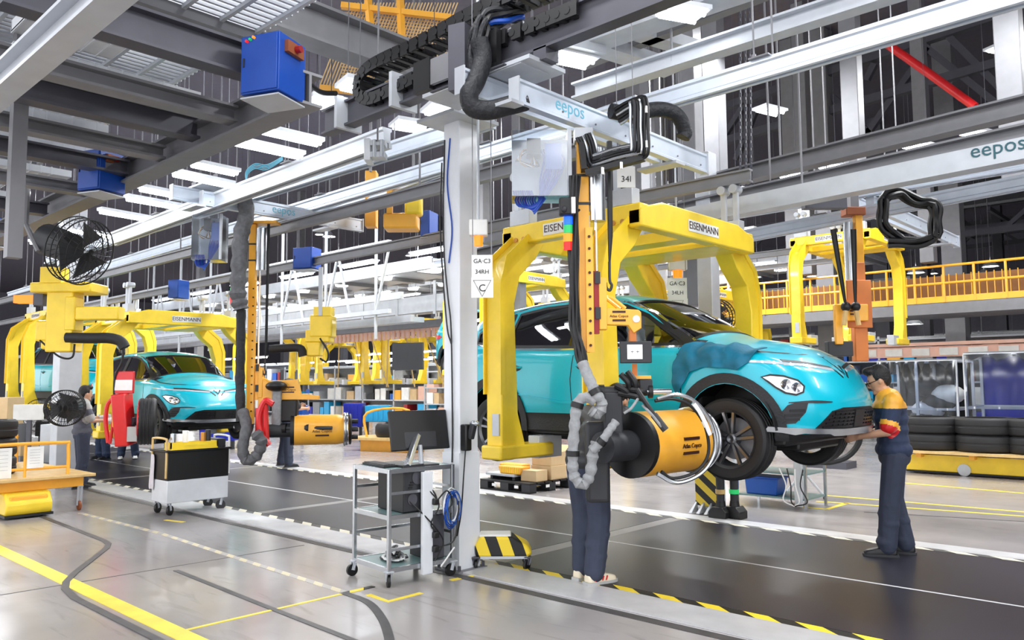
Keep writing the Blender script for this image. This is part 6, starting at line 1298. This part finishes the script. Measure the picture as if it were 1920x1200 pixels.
for px,py,w,h,d,m,l in((665,778,36,44,24,'deep_blue','dark blue lattice crate stack left of the bright blue crate'),(710,775,46,30,24,'cyan_crate','bright cyan plastic crate on the floor of the background'),(415,800,70,50,20,'deep_blue','deep blue covered bin behind the tool trolley'),(560,778,30,36,22,'blue_bin','blue bin behind the left yellow drum')):
    q=aD(px,py,d); f=g(px,py+h/2,0) if False else q; ww=w/1490*d; hh=h/1490*d; t=thing('plastic_crate',l,'crate',q-V(0,0,hh/2),math.atan2(RH.y,RH.x)); MB().prism([(-ww*.46,0),(ww*.46,0),(ww/2,hh),(-ww/2,hh)],'Y',-.3,.3).build('shell',m,t,local=True,bevel=.02)
    b=MB(); 
    for i in range(5): MB().box(-ww*.44+i*ww*.2,-.32,hh*.1,-ww*.36+i*ww*.2,-.3,hh*.9).build('rib',m,t,local=True)
    for x in(-ww*.4,ww*.4): MB().box(x-.04,-.28,-q.z+hh/2,x+.04,-.2,0).build('leg','charcoal',t,local=True)
t=thing('tyre_cart','low wooden cart with one black tyre left of the monitor','cart',g(722,838)); p=g(735,845); MB().cbox(p+V(0,0,.3),(2.0,1.0,.06),0,(0,0,.3)).build('deck','wood',t); MB().cbox(p+V(0,0,.13),(1.4,.6,.26),0,(0,0,.3)).build('base','amber',t)
MB().tube(smoothpath([p+RH*-.6+V(0,0,.3),p+RH*-.6+V(0,0,.9),p+RH*.4+V(0,0,.95),p+RH*.5+V(0,0,.3)],5),.03,8).build('guard_rail','amber',t); MB().lathe([(.2,-.15),(.36,-.15),(.4,-.08),(.4,.08),(.36,.15),(.2,.15)],p+V(0,0,.49),(0,0,1),28,closed=True).build('tyre','black_rubber'); tag(COL.objects[-1],'single black tyre lying on the low wooden cart left of the monitor','tyre')
# light galleries and box beams in the middle distance
t=thing('gallery','pale grey overhead gallery with lamps left of the pale column','gallery',(-18,13.4,4.2)); MB().box(-30,12.6,4.5,-14.4,14.6,4.62).build('deck','light_steel',t); MB().box(-30,12.5,4.35,-14.4,12.62,4.65).build('edge_beam','light_steel',t)
for i in range(9): MB().box(-29+i*1.7,12.6,4.4,-28.9+i*1.7,14.6,4.5).build('joist','grey_steel',t)
for i in range(7): q=(-27+i*2.0,13.2,4.49); MB().lathe([(0,-.1),(.17,-.1),(.2,0),(.0,0)],q,(0,0,1),16).build('down_light','far_lamp',t)
for Y,z,h,m,l in((14.2,3.75,.45,'light_steel','pale box beam with white panels below the lamp gallery'),(15.4,3.35,.2,'grey_steel','thin grey duct below the pale box beam'),(12.2,3.1,.12,'light_steel','pale rail behind the second hoist arm'),(20.5,4.6,.5,'light_steel','broad pale duct over the far racks'),(25,4.4,.4,'grey_steel','grey duct far behind the left mast')): beam('duct',(-46,Y,z),(-14.4 if Y<20 else -10,Y,z),.3,h,m,l,'duct',k='b',rods=4)
for i in range(6): MB().box(-24+i*1.6,14.03,3.45,-23.9+i*1.6,14.05,4.35).build('hanger_strap','light_steel',None); tag(COL.objects[-1],'thin vertical straps holding the pale box beam','strap','straps of the pale box beam')
# lattice truss, left middle
t=thing('lattice_truss','pale lattice truss behind the yellow frames at the left','truss',(-20,11,3.8))
for z in(3.15,4.7): MB().box(-38,10.95,z,-14,11.05,z+.1).build('chord','light_steel',t)
for i in range(24):
    x=-37.5+i; MB().bar((x,11,3.2),(x+(.5 if i%2 else -.5),11,4.72),.045,.045).build('brace','light_steel',t); 
    if i%2: MB().bar((x,11.0,2.6),(x,11.0,5.6),.05,.05).build('hanger','light_steel',t)
for i,(Y,z) in enumerate(((11.3,3.5),(11.6,3.0))): MB().box(-36,Y,z,-14,Y+.1,z+.16).build('side_rail','light_steel',t)
# roof trusses, red pipe, chains: upper right
t=thing('roof_truss','dark steel roof truss with crossed diagonals in the upper right','truss',aY(1700,150,22))
S=lambda a,b,Y,r,m,n:MB().bar(aY(*a,Y),aY(*b,Y),r,r).build(n,m,t)
for a,b in(((1270,290),(1900,110)),((1270,230),(1900,20)),((1440,330),(1910,230))): S(a,b,22,.22,'dark_steel','chord')
for a,b in(((1620,260),(1740,90)),((1700,60),(1900,220)),((1545,290),(1470,150)),((1470,270),(1500,330)),((1420,200),(1380,300)),((1640,120),(1625,150)),((1760,50),(1900,190)),((1560,180),(1640,260)),((1330,300),(1400,190)),((1500,120),(1560,60))): S(a,b,22.1,.16,'dark_steel','diagonal')
t=thing('roof_lining','pale sloping roof panels behind the truss in the upper right','roof panels',(-4,30,8)); MB().add([(-14,34,8.2),(6,34,8.2),(6,40,10.5),(-14,40,10.5),(-14,34,8.3),(6,34,8.3),(6,40,10.6),(-14,40,10.6)],[(0,1,2,3),(4,7,6,5),(0,4,5,1),(1,5,6,2),(2,6,7,3),(3,7,4,0)]).build('panel','sleeve_grey',t)
for x in range(-13,6,2): MB().box(x,33.5,7.9,x+.12,40,8.05).build('purlin','dark_steel',t)
MB().tube([aY(1662,82,18),aY(1745,140,18),aY(1828,200,18)],.09,10).build('red_pipe','red'); tag(COL.objects[-1],'red pipe running diagonally under the dark roof','pipe')
for i,(px,l) in enumerate(((1388,'left'),(1397,'middle'),(1405,'right'))):
    t=thing('hoist_chain','%s hanging chain of the three in front of the dark roof'%l,'chain',aY(px,380,8.8)); a,b=aY(px,-20,8.8),aY(px+i*2,385,8.8); n=60; m=MB()
    for k in range(n):
        p=a.lerp(b,k/n);q=a.lerp(b,(k+1.15)/n); m.bar(p,q,.03 if k%2 else .012,.012 if k%2 else .03)
    tag(m.build('links','dark_steel',t,smooth=0),kind='stuff')
# ceiling framework above the near crane, top centre
t=thing('roof_framework','pale steel ceiling framework above the bright crane rail, top centre','frame',(-4,7.5,5.2))
for a,b,w,z in(((1120,85),(1260,130),.25,5.1),((1200,60),(1330,100),.2,5.2),((960,60),(1120,100),.3,5.0)): MB().bar(g(*a,z),g(*b,z),w,.12).build('cross_beam','light_steel',t)
MB().bar(g(900,150,5.1),g(1500,-60,5.1),.3,.14).build('main_beam','light_steel',t); MB().bar(g(1090,120,5.2),g(1500,-40,5.2),.12,.12).build('side_beam','grey_steel',t)
MB().bar(g(1000,100,5.2),g(1400,-60,5.2),.5,.05).build('soffit','light_steel',t)
t=thing('platform_lights','bright lamps glimpsed through the platform grating at the upper left','lamps',(-7,1.8,5.2))
for px,py in((235,25),(330,60),(400,85),(60,190),(200,200),(470,215)):
    p=g(px,py,5.4); MB().box(p.x-.3,p.y-.06,p.z,p.x+.3,p.y+.06,p.z+.05).build('lamp','panel_light',t)
# boxes at the far left floor
for i,(px,py,w,h,d,m,l) in enumerate(((40,842,34,22,14.2,'cardboard','brown cardboard box behind the pedestal fan'),(15,770,30,50,16,'cardboard','tall brown carton at the left edge'),(100,830,20,70,15,'light_steel','grey metal case behind the fan'))):
    q=aD(px,py,d); ww,hh=w/1490*d,h/1490*d; t=thing('carton',l,'box',V(q.x,q.y,0)); MB().cbox((q.x,q.y,hh/2+q.z-hh/2),(ww,.5,hh),0,(0,0,.7)).build('box',m,t,bevel=.008); MB().cbox((q.x,q.y,(q.z-hh/2)/2),(ww*1.2,.6,q.z-hh/2),0,(0,0,.7)).build('stand','grey_steel',t)

# girders under the far roof
for i,(Y,z,h,l) in enumerate(((31,6.6,.5,'nearest'),(36,7.6,.6,'second'),(42,8.4,.6,'third'),(50,9.0,.7,'furthest'))):
    t=thing('roof_girder','%s of the four long grey lattice girders under the far roof'%l,'girder',(-20,Y,z))
    for dz in(0,1.3): MB().box(-70,Y-.12,z+dz,13,Y+.12,z+dz+.22).build('chord','dark_steel',t)
    for k in range(27): MB().bar((-69+k*3,Y,z+.1),(-69+k*3+(1.5 if k%2 else -1.5),Y,z+1.4),.14,.14).build('diagonal','dark_steel',t)
    for x in(-60,-35,-10,10): MB().box(x-.25,Y-.25,0,x+.25,Y+.25,11.5).build('support_column','dark_steel',t)
# yellow hoist and amber post left of the pale column, white crane trolleys
t=thing('chain_hoist','yellow electric hoist hanging left of the pale column','hoist',aD(760,400,11)); 
b=MB(); pbox(b,718,398,782,428,.35,11); b.build('hoist_body','amber',t,bevel=.03); b=MB(); pbox(b,758,360,790,402,.25,11); b.build('motor','yellow',t,bevel=.04); b=MB(); pbox(b,725,340,735,400,.1,11); b.build('hanger_arm','amber',t); MB().cyl(aD(775,362,11),V(aD(775,362,11).x,aD(775,362,11).y,11.5),.02,n=6).build('suspension_rod','grey_steel',t)
t=thing('amber_post','amber hanging post left of the yellow electric hoist','post',aD(695,370,11.5)); b=MB(); pbox(b,684,318,705,425,.2,11.5); b.build('post','amber',t,bevel=.01); MB().cyl(aD(695,322,11.5),V(aD(695,322,11.5).x,aD(695,322,11.5).y,11.5),.02,n=6).build('suspension_rod','grey_steel',t)
t=thing('crane_trolley','white end trolley of a crane beside the pale column top','trolley',aD(700,280,7.4)); b=MB(); pbox(b,682,258,694,300,.2,7.4); b.build('end_plate','white_paint',t,bevel=.006); b=MB(); pbox(b,694,262,722,272,.14,7.4); b.build('bracket','light_steel',t); b=MB(); pbox(b,694,284,722,294,.14,7.4); b.build('bracket','light_steel',t)
MB().cyl(aD(708,265,7.4),V(aD(708,265,7.4).x,aD(708,265,7.4).y,11.5),.01,n=6).build('suspension_rod','grey_steel',t)
for x in(702,716): MB().cyl(aD(x,262,7.4),aD(x,294,7.4),.02,n=8).build('bolt','silver',t)
for i in range(4): MB().tube(smoothpath([aD(462,345,10.2),aD(464-i,328-2*i,10.2),aD(478,316-3*i,10.1),aD(500,318-3*i,10.0),aD(530,300-2*i,9.6)],6),.006,6).build('cyan_cable','eepos_blue'); tag(COL.objects[-1],'pale blue cables curling over the left crane bridge','cable','pale blue cables on the left crane bridge')

for n,(x0,x1,y0,y1,z) in enumerate(((-34,-13,16.6,18.6,5.25),(-44,-12,20.6,23.4,5.7),(-20,-8.5,24.5,27,5.4))):
    t=thing('gallery','pale overhead deck with lamps under it, %s of three behind the first gallery'%('nearest','second','furthest')[n],'gallery',((x0+x1)/2,(y0+y1)/2,z)); MB().box(x0,y0,z,x1,y1,z+.12).build('deck','light_steel',t); MB().box(x0,y0-.1,z-.2,x1,y0,z+.25).build('edge_beam','light_steel',t)
    k=x0+1
    while k<x1-.5: MB().lathe([(0,-.12),(.2,-.12),(.24,0),(.0,0)],(k,(y0+y1)/2-.4,z),(0,0,1),14).build('down_light','far_lamp',t); MB().box(k+.8,y0,z-.1,k+.92,y1,z).build('joist','grey_steel',t); k+=1.9
    for k in range(4): MB().cyl((x0+(k+.5)*(x1-x0)/4,(y0+y1)/2,z),(x0+(k+.5)*(x1-x0)/4,(y0+y1)/2,11.5),.02,n=6).build('suspension_rod','grey_steel',t)

t=thing('wheel_gripper','second red wheel gripper, standing at the foot of the far left mast','gripper',aD(500,800,10.15)); MB().tube(smoothpath([aD(512,758,10.1),aD(497,752,10.1),aD(486,780,10.1),aD(490,812,10.1),aD(505,835,10.1)],6),.04,8).build('frame','red',t); MB().tube([aD(497,756,10.12),aD(500,826,10.12)],.035,8).build('bar','red',t); b=MB(); pbox(b,478,765,492,815,.05,10.2); b.build('plate','red',t,bevel=.01)
